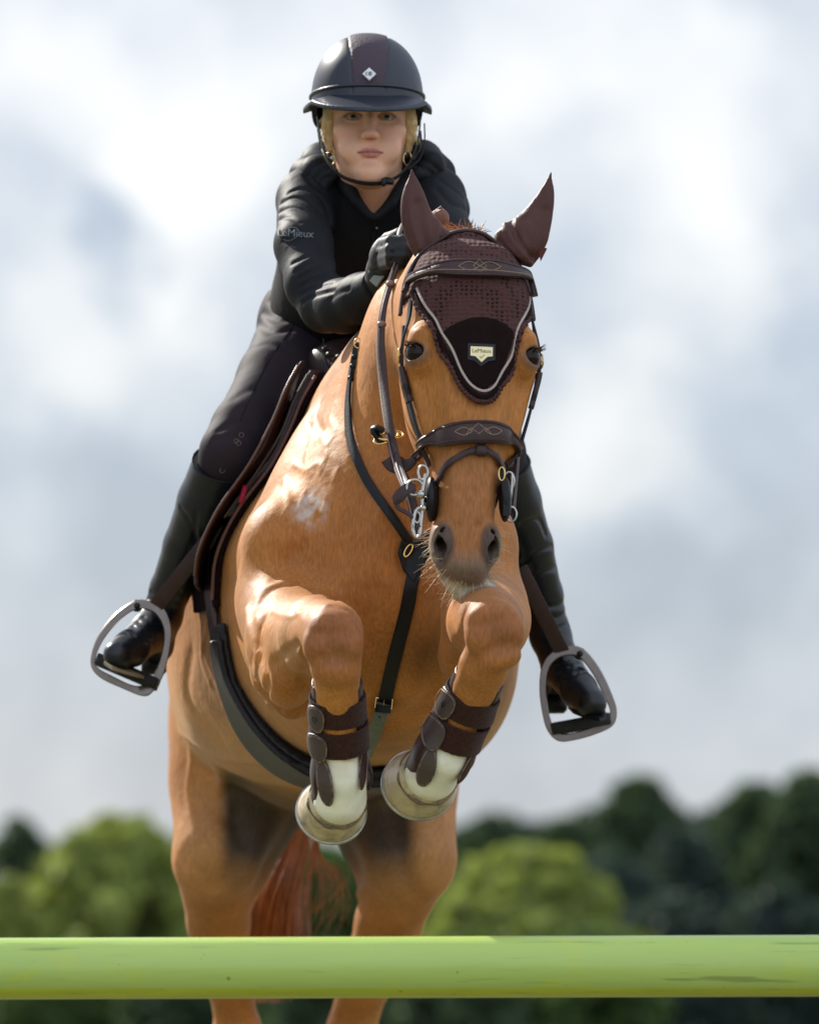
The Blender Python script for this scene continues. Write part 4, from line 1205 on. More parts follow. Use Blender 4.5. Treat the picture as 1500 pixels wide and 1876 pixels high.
# ears
def ear_field(base, tip, left, right, Y, depth=.62, groove=()):
    B_ = PW(*base, Y); T_ = PW(*tip, Y + .015); ax = nrm(T_ - B_); R = frame_from(ax, (1, 0, 0)); L_ = np.linalg.norm(T_ - B_)
    def pr(pts):
        P = np.array([PW(x, y, Y) for x, y in pts]); q = (P - B_) @ R.T; o = np.argsort(q[:, 2]); return q[o, 2], q[o, 0]
    tl, sl = pr(left); tr_, sr = pr(right)
    t = np.linspace(max(tl[0], tr_[0]), L_ * .995, 14)
    a = np.interp(t, tl, sl); b = np.interp(t, tr_, sr)
    rx = np.maximum(np.abs(b - a) / 2, .0012)
    tab = [(ti, (x + y) / 2, 0, r, max(r * depth, .0012)) for ti, x, y, r in zip(t, a, b, rx)]
    fl = Field(); fl.u(Loft(B_, R, tab, n=1.9), 0)
    return fl, B_, R, L_
eL, bL, RL_, LL_ = ear_field((806, 470), (755, 307), [(755, 307), (746, 325), (738, 345), (733, 370), (734, 400), (741, 430), (751, 456), (770, 486)],
                         [(755, 307), (766, 326), (778, 352), (789, 383), (803, 403), (822, 424), (838, 452)], 10.12)
eR, bR_, RR_, LR_ = ear_field((935, 462), (1009, 312), [(1009, 312), (997, 332), (984, 353), (962, 380), (943, 397), (925, 408), (908, 424), (896, 452)],
                          [(1009, 312), (1015, 340), (1016, 365), (1011, 405), (1004, 440), (992, 466), (972, 492)], 10.13)
def ear_march(f, pts):
    out = []
    for x, y in pts:
        Ys = np.linspace(9.98, 10.2, 200); P = np.stack([(x - 750) / F * Ys, Ys, CAMZ + (HOR - y) / F * Ys], 1)
        d = f(P); i = np.nonzero(d < 0)[0]; out.append(P[i[0] if len(i) else int(np.argmin(d))])
    return np.array(out)
for fl, gl in ((eL, [([(750, 365), (752, 400), (768, 455)], .0025, .005), ([(766, 372), (772, 420), (785, 465)], -.004, .008),
                     ([(800, 405), (806, 440), (790, 475)], .004, .006), ([(812, 425), (800, 455), (778, 482)], -.004, .004),
                     ([(822, 428), (815, 455), (790, 485)], .004, .005), ([(766, 476), (790, 466), (822, 436)], -.004, .004)]),
               (eR, [([(996, 385), (985, 420), (975, 470)], -.003, .008), ([(965, 410), (955, 430), (962, 470)], .003, .006),
                     ([(925, 412), (940, 445), (970, 480)], .004, .006), ([(935, 405), (950, 440), (972, 470)], -.004, .005), ([(915, 425), (935, 455), (960, 480)], .003, .004)])):
    for pts, a, w in gl: fl.g(Line(ear_march(fl, cr(np.array(pts, float), 3)[:, :2])), a * 1.2, w)
sdf_obj('ear_cover', eL, (-.04, 10.02, 2.08), (.11, 10.26, 2.34), .0019, m_earcloth, bonnet, relax=1)
sdf_obj('ear_cover', eR, (.11, 10.02, 2.08), (.28, 10.26, 2.34), .0019, m_earcloth, bonnet, relax=1)
mb = MB(); tg = PW(1000, 470, 10.11); plate(mb, [(0, .014), (.009, .022), (.014, .020), (.003, -.002)], tg - [0.012, 0, .006], np.array([[1, 0, 0], [0, 0, 1], [0, -1, 0]]), .002)
mb.build('side_tag', mat('dark_red_tag', (.10, .010, .014), .7), bonnet, smooth=False)

# ================================================================== BRIDLE
bridle = empty('bridle', PV(870, 640, 10.0)); tag(bridle, 'dark brown leather bridle with raised noseband and curved browband on the horse head', 'bridle')
def side(s, pts):  return [HL(s * x, y, z) for x, y, z in pts]
mb = MB()
fp = face_pts([(762, 520), (785, 510), (812, 504), (840, 503), (870, 503), (900, 504), (930, 508), (955, 514), (966, 520)])
path = cr(np.vstack([side(-1, [(.099, .085, .112)]), fp, side(1, [(.099, .085, .112)])]), 6)
u = np.linspace(-1, 1, len(path)); w = .014 + .019 * np.exp(-(u / .42) ** 4)
p_, n_ = strap(mb, path, w, .009, .009)
bb = mb.build('browband', m_brown, bridle)
T_ = np.gradient(p_, axis=0); T_ /= np.linalg.norm(T_, axis=1, keepdims=True); Bn = np.cross(T_, n_)
if Bn[len(Bn) // 2][2] < 0: Bn = -Bn
mb = MB()
for e in (-.36, .38): mb.tube(p_ + Bn * (w * e)[:, None] + n_ * .0035, .0024, 6)
mb.build('padded_edge', m_brown, bb)
mb = MB(); mb.tube(p_ + Bn * (w * -.24)[:, None] + n_ * .0045, .0007, 5); 
def deco(mb, pc, nc, bcx, shapes, sc):
    for sh in shapes:
        mb.tube(np.array([pc + bcx[0] * x * sc + bcx[1] * y * sc + nc * (.0052 - 1.6 * (x * sc) ** 2) for x, y in sh]), .00055, 5)
def sinlobe(x0, x1, h, n=14): return [(x0 + (x1 - x0) * t, h * math.sin(math.pi * t)) for t in np.linspace(0, 1, n)]
i0 = int(np.argmin(np.abs(p_[:, 0] - PW(880, 505, 9.98)[0])))
F2 = (T_[i0] * np.sign(T_[i0][0]), Bn[i0])
deco(mb, p_[i0], n_[i0], F2, [sinlobe(-4.2, 0, 1), sinlobe(-4.2, 0, -1), sinlobe(0, 4.2, 1), sinlobe(0, 4.2, -1), [(-1.3, 0), (0, 1.5), (1.3, 0), (0, -1.5), (-1.3, 0)]], .0085)
mb.build('stitching', m_stitch, bb)
# headpiece over the poll
mb = MB()
path = cr(np.vstack([side(-1, [(.10, .12, .08), (.095, .13, .14)]), side(-1, [(.060, .12, .190), (.03, .115, .208)]), side(1, [(.03, .115, .208), (.060, .12, .190), (.095, .13, .15), (.10, .12, .08)])]), 5)
strap(mb, path, .012, .006, .007); mb.build('headpiece', m_brown, bridle)
# noseband
mb = MB()
fp = face_pts([(782, 812), (800, 806), (825, 799), (855, 795), (882, 794), (905, 796), (925, 803), (936, 811)])
path = cr(np.vstack([side(-1, [(.07, .15, -.150), (.078, .09, -.158)]), fp, side(1, [(.074, .09, -.158), (.07, .15, -.150)])]), 6)
u = np.linspace(-1, 1, len(path)); w = .014 + .024 * np.exp(-(u / .46) ** 4)
p_, n_ = strap(mb, path, w, .010, .004)
nb = mb.build('noseband', m_brown, bridle)
T_ = np.gradient(p_, axis=0); T_ /= np.linalg.norm(T_, axis=1, keepdims=True); Bn = np.cross(T_, n_)
if Bn[len(Bn) // 2][2] < 0: Bn = -Bn
mb = MB()
for e in (-.38, .40): mb.tube(p_ + Bn * (w * e)[:, None] + n_ * .004, .0026, 6)
mb.build('padded_edge', m_brown, nb)
mb = MB()
i0 = int(np.argmin(np.abs(p_[:, 0] - PW(876, 795, 9.9)[0]))); F2 = (T_[i0] * np.sign(T_[i0][0]), Bn[i0])
deco(mb, p_[i0], n_[i0], F2, [sinlobe(-4.4, -1.2, .7), sinlobe(-4.4, -1.2, -.7), sinlobe(1.2, 4.4, .7), sinlobe(1.2, 4.4, -.7), [(-2.4, -.7), (-1.4, .6), (0, -.5), (1.4, .6), (2.4, -.7)], [(-1.4, .2), (0, 1.5), (1.4, .2)]], .009)
mb.build('stitching', m_stitch, nb)
# flash strap and its loop
mb = MB()
fp = face_pts([(800, 905), (806, 885), (818, 862), (832, 844), (850, 832), (870, 826), (888, 826), (900, 834), (911, 850), (918, 866)])
path = cr(np.vstack([side(-1, [(.055, .12, -.262), (.064, .075, -.252)]), fp, side(1, [(.052, .07, -.235), (.047, .12, -.25)])]), 5)
strap(mb, path, .0105, .0045, .002); mb.build('flash_strap', m_brown, bridle)
mb = MB(); c = face_pts([(880, 827)], .0)[0]; mb.box(c - HR[1] * .010, (.021, .012, .020), HR, .004); mb.build('flash_loop', m_brown, bridle)
# cheekpieces
for s in (-1, 1):
    mb = MB()
    pts = [(.108, .075, .10), (.112, .070, .05), (.113, .072, .0), (.108, .070, -.05), (.098, .066, -.10), (.085, .062, -.15), (.074, .058, -.19)]
    if s < 0: pts = [(x + .002, y - .004, z) for x, y, z in pts]
    p_, n_ = strap(mb, cr(side(s, pts), 5), .0135, .0045, .004)
    cp = mb.build('cheekpiece', m_blackl, bridle)
    mb = MB()
    for z0 in (-.018, -.036, -.048, -.060):
        i = int(np.argmin(np.abs(q2l(p_)[:, 2] - z0))); j = min(i + 2, len(p_) - 1)
        mb.sweep(p_[i:j + 1], n_[i:j + 1], .0175, .0095)
    mb.build('keeper', m_brown, cp)
    mb = MB(); i = int(np.argmin(np.abs(q2l(p_)[:, 2] - .004)))
    t = nrm(p_[i + 1] - p_[i]); bnm = np.cross(t, n_[i]); ring(mb, p_[i] + n_[i] * .003, np.array([bnm, t]), .011, .0017, sx=1, sy=1.1)
    mb.tube([p_[i] - bnm * .009, p_[i] + n_[i] * .005, p_[i] + bnm * .009], .0012, 6)
    mb.build('buckle', m_brass, cp)
    # lower strap of the noseband carrier, behind
    mb = MB(); strap(mb, cr(side(s, [(.104, .11, .06), (.104, .115, -.02), (.094, .11, -.09), (.076, .10, -.15)]), 5), .011, .004, .003)
    mb.build('noseband_carrier', m_brown, bridle)
# bit: photo-left side with a long shank
XZ = np.array([[1, 0, 0], [0, 0, 1]])
def pw(pts, Y): return np.array([PW(x, y, Y) for x, y in pts])
bit = empty('bit', PV(775, 930, 9.96)); bit.parent = bridle; bit.matrix_parent_inverse = Matrix.Translation(-bridle.location)
mb = MB(); Yb = 9.955
mb.tube(cr(pw([(780, 868), (777, 885), (774, 905), (774, 930), (772, 955), (768, 978)], Yb), 4), np.linspace(.0036, .0032, 21), 8)
mb.tube(cr(pw([(757, 958), (761, 940), (766, 932), (772, 930)], Yb), 4), .003, 8)
mb.tube(cr(pw([(757, 958), (757, 975), (763, 985), (770, 978), (771, 960)], Yb), 4), .0032, 8)
ring(mb, PW(760, 893, Yb), XZ, .0135, .0023, sx=1, sy=.95)
ring(mb, PW(775, 866, Yb), XZ, .0100, .0025, sx=.8, sy=1.2)
ring(mb, PW(764, 948, Yb), XZ, .0075, .0022, sx=.7, sy=1.2)
mb.sphere(PW(771, 906, Yb - .006), .0075); mb.sphere(PW(776, 931, Yb), .006)
mb.tube([PW(773, 915, Yb), PW(800, 915, Yb + .03), PW(860, 915, Yb + .06)], .005, 8)
so = mb.build('shank', m_steel, bit)
mb = MB(); ring(mb, PW(932, 881, 10.0), XZ, .0115, .0022, sx=.75, sy=1.3); ring(mb, PW(936, 942, 10.0), XZ, .011, .0022, sx=.8, sy=1.1)
mb.tube(cr(pw([(938, 868), (936, 900), (932, 925)], 10.0), 4), .003, 8); mb.build('ring', m_steel, bit)
# rubber bit guards
for (x, y, w_, Y) in ((790, 915, .012, 9.975), (925, 915, .011, 9.99)):
    mb = MB(); mb.sphere(PW(x, y, Y), (w_, .030, .038), nu=20, nv=14); mb.build('bit_guard', m_blackl, bit)
mb = MB(); mb.sweep(pw([(918, 862), (924, 885), (928, 915), (927, 945)], 9.965), np.tile([.3, -1, 0], (4, 1)), .012, .005)
mb.build('flash_end', m_blackl, bridle)
mb = MB(); ring(mb, PW(919, 868, 9.955), XZ, .010, .0014, sx=.5, sy=1.1); mb.build('flash_buckle', m_brass, bridle)
# leather curb strap hanging from the bit
mb = MB(); pp = cr(pw([(762, 893), (748, 895), (735, 905), (727, 918), (729, 930), (742, 938), (757, 948)], 9.955), 5)
n_ = len(pp); w = np.interp(np.linspace(0, 1, n_), [0, .15, .45, .6, 1], [.010, .019, .020, .007, .006]); mb.sweep(pp, np.tile([.2, -1, .3], (n_, 1)), w, .004); mb.build('curb_strap', m_brown, bridle)
# reins
mb = MB()
rp = cr([PW(733, 470, 10.36), PW(727, 486, 10.34), PW(715, 520, 10.32), PW(702, 570, 10.28), PW(697, 630, 10.24), PW(702, 700, 10.19), PW(711, 770, 10.13), PW(722, 830, 10.08), PW(736, 872, 10.03), PW(750, 905, 9.985), PW(760, 945, 9.965), PW(763, 968, 9.955)], 7)
nn = np.tile([-.35, -1, .1], (len(rp), 1)); w = np.interp(np.linspace(0, 1, len(rp)), [0, .25, .4, 1], [.009, .010, .0165, .0165])
mb.sweep(rp, nn, w, .005); r1 = mb.build('rein', m_brown, bridle)
mb = MB()
mb.tube(rp + np.array([-.0055, -.005, 0]) , .0011, 5)  # paler line along one edge of the rein
for i in (14, 24): mb.sphere(rp[i], (.0085, .0085, .007), nu=12, nv=8)
mb.build('rein_edge', mat('pale_edge', (.22, .15, .13), .4), r1)
mb = MB()
rp2 = cr([PW(870, 440, 10.42), PW(900, 560, 10.36), PW(950, 700, 10.15), PW(950, 800, 10.05), PW(940, 930, 10.01)], 6)
mb.sweep(rp2, np.tile([.9, -.3, 0], (len(rp2), 1)), .014, .005); mb.build('rein', m_brown, bridle)
# buckle end of the reins looping over the hands
mb = MB(); rp = cr([PW(728, 455, 10.34), PW(731, 430, 10.36), PW(737, 412, 10.40), PW(750, 402, 10.44), PW(790, 410, 10.47), PW(835, 435, 10.44)], 5); mb.sweep(rp, np.tile([-.3, -1, .1], (len(rp), 1)), .008, .003); mb.build('rein_bight', m_brown, bridle)

# ================================================================== BREASTPLATE / MARTINGALE
bp = empty('breastplate', PV(750, 1000, 10.3)); tag(bp, 'black leather breastplate with brass fittings crossing the chestnut horse chest', 'breastplate')
def body_pts(pts, Y0, off=0, span=.4):
    out = []
    for (x, y) in pts:
        Ys = np.linspace(Y0 - span, Y0 + span, 400)
        P = np.stack([(x - 750) / F * Ys, Ys, CAMZ + (HOR - y) / F * Ys], 1)
        d = horse(P) - off; i = np.nonzero(d < 0)[0]
        i = i[0] if len(i) else int(np.argmin(d)); out.append(P[i])
    return np.array(out)
def near_pts(pts, Y0):   # like body_pts but ignoring anything nearer than Y0
    out = []
    for (x, y) in pts:
        Ys = np.linspace(Y0, Y0 + .9, 500)
        P = np.stack([(x - 750) / F * Ys, Ys, CAMZ + (HOR - y) / F * Ys], 1)
        d = horse(P); i = np.nonzero(d < 0)[0]
        i = i[0] if len(i) else int(np.argmin(d)); out.append(P[i])
    return np.array(out)
mb = MB()
pts = near_pts([(656, 630), (645, 680), (637, 735), (636, 790), (645, 832), (664, 870), (692, 912), (722, 955), (750, 992)], 10.2)
for _ in range(3): pts[1:-1] = (pts[:-2] + 2 * pts[1:-1] + pts[2:]) / 4
strap(mb, cr(pts, 6), .0155, .005, .003); mb.build('neck_strap', m_blackl, bp)
mb = MB(); pts = near_pts([(850, 700), (870, 800), (850, 900), (800, 970), (760, 1000)], 10.2)
strap(mb, cr(pts, 6), .0155, .005, .003); mb.build('neck_strap', m_blackl, bp)
mb = MB()
pts = cr([PW(700, 575, 10.80), PW(678, 592, 10.80), PW(663, 612, 10.80), PW(656, 632, 10.78)], 5)
mb.sweep(pts, np.tile([-.6, -.7, .3], (len(pts), 1)), .012, .005); mb.build('wither_strap', m_blackl, bp)
mb = MB()
bs = near_pts([(655, 634), (651, 655), (648, 672), (644, 694)], 10.2) + [0, -.012, 0]
for p in bs: mb.sphere(p, (.0075, .006, .006), nu=10, nv=8)
mb.sweep(bs, np.tile([-.3, -1, .1], (4, 1)), [.014, .014, .012, .004], .006)
mb.build('buckle_strap', m_blackl, bp)
mb = MB(); ring(mb, near_pts([(656, 630)], 10.2)[0] + [0, -.014, 0], XZ, .0085, .0015, sx=.8, sy=1); mb.build('buckle', m_brass, bp)
mb = MB()
cpad = near_pts([(752, 1012)], 10.2)[0]
f2 = poly2d([(735, 990), (757, 1000), (780, 990), (788, 1015), (770, 1045), (758, 1068), (738, 1045), (728, 1012)])
def pad_f(p):
    h = horse(p); x = 750 + p[:, 0] * F / p[:, 1]; y = HOR - (p[:, 2] - CAMZ) * F / p[:, 1]
    return np.maximum(np.maximum(h - .010, -(h - .001)), f2(x, y) * .00095)
sdf_obj('chest_plate', pad_f, cpad + [-.06, -.08, -.09], cpad + [.06, .10, .06], .002, m_blackl, bp, relax=1)
mb = MB(); ring(mb, near_pts([(748, 1010)], 10.2)[0] + [0, -.014, 0], np.array([[.5, 0, .86], [.86, 0, -.5]]), .010, .0018, sx=1.2, sy=.5); mb.build('brass_ring', m_brass, bp)
mb = MB()
pts = near_pts([(762, 1045), (752, 1090), (741, 1135), (729, 1180), (718, 1225), (709, 1262), (703, 1288)], 10.22)
strap(mb, cr(pts, 5), .0235, .005, .004); mb.build('chest_strap', m_blackl, bp)
e0 = near_pts([(703, 1290)], 10.22)[0] + [0, -.014, 0]
mb = MB(); pts = np.array([e0, e0 * .35 + PW(688, 1338, 10.42) * .65 , PW(680, 1360, 10.50), PW(672, 1390, 10.60)])
mb.sweep(cr(pts, 5), np.tile([.1, -1, .2], (16, 1)), .0235, .005); cs = mb.build('chest_strap_end', m_back, bp)
for t in np.linspace(.15, .85, 6):
    mb = MB(); P = cr(pts, 5); i = int(t * 15); mb.sphere(P[i] + [0, -.003, 0], .0016, nu=8, nv=6)
    mb.build('strap_hole', m_blackl, cs)
mb = MB(); c = e0 + [0, -.004, 0]; Rz = np.array([nrm([1, 0, -.12]), nrm([.12, 0, 1])])
mb.tube(np.array([c + Rz[0] * a + Rz[1] * b for a, b in ((-.0145, -.008), (-.0145, .008), (.0145, .008), (.0145, -.008))]), .0014, 6, closed=True)
mb.tube([c + Rz[1] * .008, c - [0, .004, 0], c - Rz[1] * .006], .0011, 6); mb.build('buckle', m_brass, bp)
mb = MB(); mb.sweep([e0 + Rz[1] * -.003 + [0, -.001, 0], e0 - Rz[1] * .006 + [0, -.001, 0], e0 - Rz[1] * .016 + [0, -.001, 0]], np.tile([0, -1, 0], (3, 1)), .0275, .012); mb.build('keeper', m_blackl, bp)
# martingale fork with rings and stops by the rein
mb = MB()
mb.sweep(cr(pw([(715, 800), (722, 835), (738, 868), (752, 900), (760, 940), (762, 985)], 10.10), 4), np.tile([-.5, -1, 0], (21, 1)), .014, .004)
mb.build('martingale_fork', m_brown, bp)
mb = MB(); ring(mb, PW(711, 797, 10.12), np.array([[1, 0, 0], nrm([0, .75, .4])]), .0255, .0022, sx=1, sy=.8); ring(mb, PW(707, 802, 10.115), np.array([nrm([1, 0, .3]), nrm([0, .6, .5])]), .021, .0018, sx=1, sy=.7)
mb.build('brass_ring', m_brass, bp)
mb = MB(); mb.sweep(cr(pw([(700, 812), (692, 800), (685, 789), (690, 783), (703, 790)], 10.11), 4), np.tile([0, -.5, 1], (17, 1)), .014, .007); mb.build('rein_stop', m_blackl, bp)
mb = MB()
mb.sweep(cr(pw([(712, 838), (722, 850), (742, 853), (760, 843)], 10.075), 4), np.tile([0, -1, .2], (13, 1)), [.030] * 8 + [.024, .02, .017, .015, .012], .007); mb.build('stop_keeper', m_brown, bp)

# ================================================================== LEG BOOTS
def leg_boot(C, P, label, tiltx, flip):
    root = empty('leg_boot', Vector(C[1])); tag(root, label, 'leg boot', 'brown tendon boots on the forelegs')
    ax = nrm(C[2] - C[0]); R = frame_from(ax, (1, 0, 0)); O = C[0]
    # R[0]=photo right, R[2]=down the leg, R[1]=cross -> make it point away from camera
    if R[1][1] < 0: R[1] = -R[1]
    fl = Field(); fl.u(Chain([C[0] + [0, .012, 0], C[1] + [0, .018, 0], C[2] + [0, .01, 0]], [.034, .0345, .040], .01), 0)
    fl.u(Chain([C[2] + [0, .01, 0], P[0] + [0, .008, 0], P[1] + [0, .010, 0]], [.040, .0405, .040], .01), .01)
    Ln = float(np.linalg.norm(C[2] - C[0]))
    def loc(p): return (p - O) @ R.T
    def shell(p):
        q = loc(p); h = fl(p)
        t = q[:, 2] / Ln
        # open in front: how far forward (towards camera) the edge of the shell reaches at each height
        fx = np.interp(t, [.1, .25, .55, .9, 1.05, 1.25, 1.42], [.0, .010, .012, .014, .020, .016, -.02])
        edge = np.where(q[:, 0] * flip < 0, fx - .0, np.interp(t, [.1, .3, .9, 1.2], [.012, .008, .006, -.01]))
        front = -q[:, 1] - edge * 1.0 - .006
        top = .16 - t; bot = t - np.where(q[:, 0] * flip < 0, 1.42 + 0 * t, 1.22)
        w = np.abs(q[:, 0])
        lobe = np.where(q[:, 0] * flip < 0, np.hypot((q[:, 2] - 1.02 * Ln) * .62, q[:, 1] + .012) - .052, np.hypot((q[:, 2] - .95 * Ln) * .7, q[:, 1] - .002) - .045)
        low = np.where(t > .95, lobe, -1)
        return np.maximum(np.maximum(np.maximum(h - .0085, -(h - .0035)), np.maximum(front, low)), np.maximum(top * Ln, bot * Ln))
    c = (C[0] + P[1]) / 2
    sdf_obj('shell', shell, c + [-.15, -.10, -.19], c + [.15, .14, .17], .0023, m_brown, root, relax=1)
    for a, b in STR[flip]:
        def band(p):
            q = loc(p); h = fl(p); z = q[:, 2] + tiltx * q[:, 0] - .10 * q[:, 1]
            return np.maximum(np.maximum(h - .0135 + .0 * z, -(h - .0095)), np.maximum(a - z, z - b)) 
        cc = O + R[2] * (a + b) / 2
        sdf_obj('strap', band, cc + [-.08, -.07, -.06], cc + [.08, .10, .06], .0019, m_velcro, root, relax=1)
    return root, loc, fl, R, O, Ln
STR = {1: [(.058, .104), (.112, .160)], -1: [(.052, .098), (.106, .154)]}
b1, loc1, fl1, R1, O1, L1 = leg_boot(cL, pL, 'brown tendon boot on the foreleg hanging lower, at photo left', 0, 1)
b2, loc2, fl2, R2, O2, L2 = leg_boot(cR, pR, 'brown tendon boot on the slanting foreleg under the muzzle, at photo right', 0, 1)
# leather tabs at the ends of the straps, and the stitched lobe over the fetlock: curved to the leg
m_tab = mat('grey_brown_leather', (.062, .040, .037), .42, noise=(40, .2), bump=('noise', 140, .3, .001))
def leg_patch(root, loc, fl, R, O, cx, cz, rx, rz, o0, o1, name, mt, rot=0, nexp=2.4):
    ca, sa = math.cos(rot), math.sin(rot)
    def f(p):
        q = loc(p); h = fl(p); x = q[:, 0] - cx; z = q[:, 2] - cz; x, z = x * ca + z * sa, z * ca - x * sa
        e = ((np.abs(x) / rx) ** nexp + (np.abs(z) / rz) ** nexp) ** (1 / nexp)
        return np.maximum(np.maximum(h - o1, o0 - h), np.maximum((e - 1) * min(rx, rz), q[:, 1] - .012))
    c = O + R[0] * cx + R[2] * cz
    o = sdf_obj(name, f, c + [-.07, -.075, -.07], c + [.07, .07, .07], .0016, mt, root, relax=1)
    P = []
    for t in np.linspace(0, 2 * math.pi, 40)[:-1]:
        x = rx * .86 * np.sign(math.cos(t)) * abs(math.cos(t)) ** (2 / nexp); z = rz * .88 * np.sign(math.sin(t)) * abs(math.sin(t)) ** (2 / nexp)
        x, z = x * ca - z * sa, z * ca + x * sa
        ys = np.linspace(-.09, .03, 120); W = O + R[0] * (cx + x) + R[2] * (cz + z) + ys[:, None] * R[1]
        v = fl(W) - o1; i = np.nonzero(v < 0)[0]; P.append(W[i[0] if len(i) else int(np.argmin(v))])
    mb = MB(); mb.tube(np.array(P), .0006, 5, closed=True); mb.build('stitching', m_stitch, o)
    return o, P
for root, loc, fl, R, O, Ln, st in ((b1, loc1, fl1, R1, O1, L1, STR[1]), (b2, loc2, fl2, R2, O2, L2, STR[1])):
    for k, (a, b) in enumerate(st):
        o, P = leg_patch(root, loc, fl, R, O, -.0365, (a + b) / 2 + .004, .0145 + .003 * k, .026, .0138, .0172, 'strap_tab', m_tab, .12)
        if k == 0:
            c = np.mean(P, 0); nv = nrm(fl.grad([c])[0]); c = c + nv * .004; u_ = nrm(np.cross(nv, R[2]))
            mb = MB()
            for x0 in (-.0045, .0045):
                mb.tube([c + u_ * (x0 * .6) + R[2] * -.006, c + u_ * x0 * .9, c + R[2] * .006], .0007, 5)
            mb.build('emblem', m_blackl, o)
    leg_patch(root, loc, fl, R, O, -.026, STR[1][1][1] + .040, .0140, .042, .0090, .0125, 'fetlock_lobe', m_tab, -.10, 2.1)
    leg_patch(root, loc, fl, R, O, .0385, STR[1][1][1] + .022, .0075, .032, .0040, .0110, 'fetlock_lobe', m_brown, .12, 2.1)

# ================================================================== SADDLE, PAD, GIRTH
saddle = empty('saddle', PV(640, 700, 11.2)); tag(saddle, 'dark brown leather jumping saddle under the rider, forward flaps and grey stirrups', 'saddle')
def curve_y(pts, Y0, off):
    P = []
    for (x, y) in pts:
        Ys = np.linspace(Y0, Y0 + .9, 700); Q_ = np.stack([(x - 750) / F * Ys, Ys, CAMZ + (HOR - y) / F * Ys], 1)
        d = horse(Q_) - off; i = np.nonzero(d < 0)[0]; i = i[0] if len(i) else int(np.argmin(d)); P.append(Q_[i])
    P = np.array(P); o = np.argsort(P[:, 2]); return P[o]
def side_curve(pts, off):
    P = []
    for Y, z in pts:
        xs = np.linspace(-.55, -.02, 700); Q_ = np.stack([xs, np.full(700, Y), np.full(700, z)], 1)
        i = np.nonzero(horse(Q_) - off < 0)[0]; P.append(Q_[i[0] if len(i) else -1])
    P = np.array(P); return P[np.argsort(P[:, 2])]
def sheet(name, off0, off1, front, zb, yback, mt, parent, h=.0032, taper=0):
    zf = front[:, 2]; yf = front[:, 1]
    def f(p, sd=0):
        hh = horse(p)
        e = np.maximum((np.interp(p[:, 2], zf, yf) - p[:, 1]) * .8, zb - p[:, 2])
        e = np.maximum(e, p[:, 1] - yback); e = np.maximum(e, (p[:, 2] - zf[-1] - .010 + 1.5 * np.clip(p[:, 1] - np.interp(p[:, 2], zf, yf) - .004, 0, 1)) * .55); e = np.maximum(e, (p[:, 0] + .10) * sd)
        k = (.035 if taper else 0) * sstep(zb + .16, zb, p[:, 2]) * (p[:, 0] > -.1) + taper * np.clip(p[:, 1] - np.interp(p[:, 2], zf, yf), 0, .17)
        return np.maximum(np.maximum(hh - off1 + k, off0 - k - hh), e)
    o = sdf_obj(name, lambda p: f(p, 1), (-.56, yf.min() - .03, zb - .03), (-.08, yback + .03, 2.26), h, mt, parent, relax=1)
    sdf_obj(name, lambda p: f(p, -1), (-.12, yf.min() - .03, zb - .03), (.36, yback + .03, 2.26), h, mt, parent, relax=1)
    return o
padc = side_curve([(10.865, 2.045), (10.85, 2.0), (10.84, 1.95), (10.832, 1.88), (10.84, 1.80), (10.865, 1.72), (10.90, 1.645)], .012)
spad = empty('saddle_pad', PV(520, 860, 10.9)); tag(spad, 'dark brown saddle pad with a light edge, between horse and saddle', 'saddle pad')
ps = sheet('pad_cloth', .003, .013, padc, padc[0, 2] - .015, 11.06, m_felt, spad)
mb = MB(); e = cr(padc, 5); e2 = e.copy(); e2[:, 1] -= .002; mb.tube(e2 + horse.grad(e2) * .003, .0034, 8); mb.build('pad_binding', mat('brown_binding', (.16, .085, .07), .5, bump=('wave', 100, .4, .001)), spad)
mb = MB(); tc_ = side_curve([(10.845, 1.83)], .016)[0]; mb.box(tc_ + [-.006, -.012, 0], (.010, .012, .034), frame_from((.30, 0, 1)), .002); mb.build('side_tag', mat('red_tag', (.45, .012, .06), .6), spad)
flc = side_curve([(10.86, 2.065), (10.825, 2.02), (10.805, 1.96), (10.795, 1.88), (10.805, 1.80), (10.83, 1.73), (10.86, 1.685)], .048)
fl_o = sheet('flap', .042, .049, flc, flc[0, 2] - .02, 11.12, m_brown2, saddle, taper=.24)
mb = MB(); e = cr(flc, 5); mb.tube(e, .0028, 8); mb.build('flap_edge', mat('highlit_edge_leather', (.10, .05, .04), .35), fl_o)  # lighter tube: highlight along the flap edge put into its colour
knc = side_curve([(10.87, 2.05), (10.855, 2.0), (10.845, 1.94), (10.838, 1.87), (10.85, 1.79)], .027)
kn = sheet('knee_block', .014, .028, knc, knc[0, 2] - .0, 11.1, m_brown, saddle)
mb = MB(); e = cr(knc, 5); mb.tube(e, .0024, 8); mb.build('block_piping', mat('pale_piping', (.10, .09, .09), .35), kn)
# seat and pommel
sf = Field(); sf.u(Loft((0, 0, 0), XZY, [(10.93, -.095, 2.06, .05, .03), (10.98, -.10, 2.07, .09, .06), (11.1, -.12, 2.05, .13, .06), (11.3, -.135, 2.02, .17, .06), (11.45, -.15, 2.03, .17, .07), (11.55, -.155, 2.03, .12, .05)], n=2.2), 0)
sdf_obj('seat', sf, (-.4, 10.88, 1.92), (.15, 11.62, 2.2), .006, m_brown2, saddle)
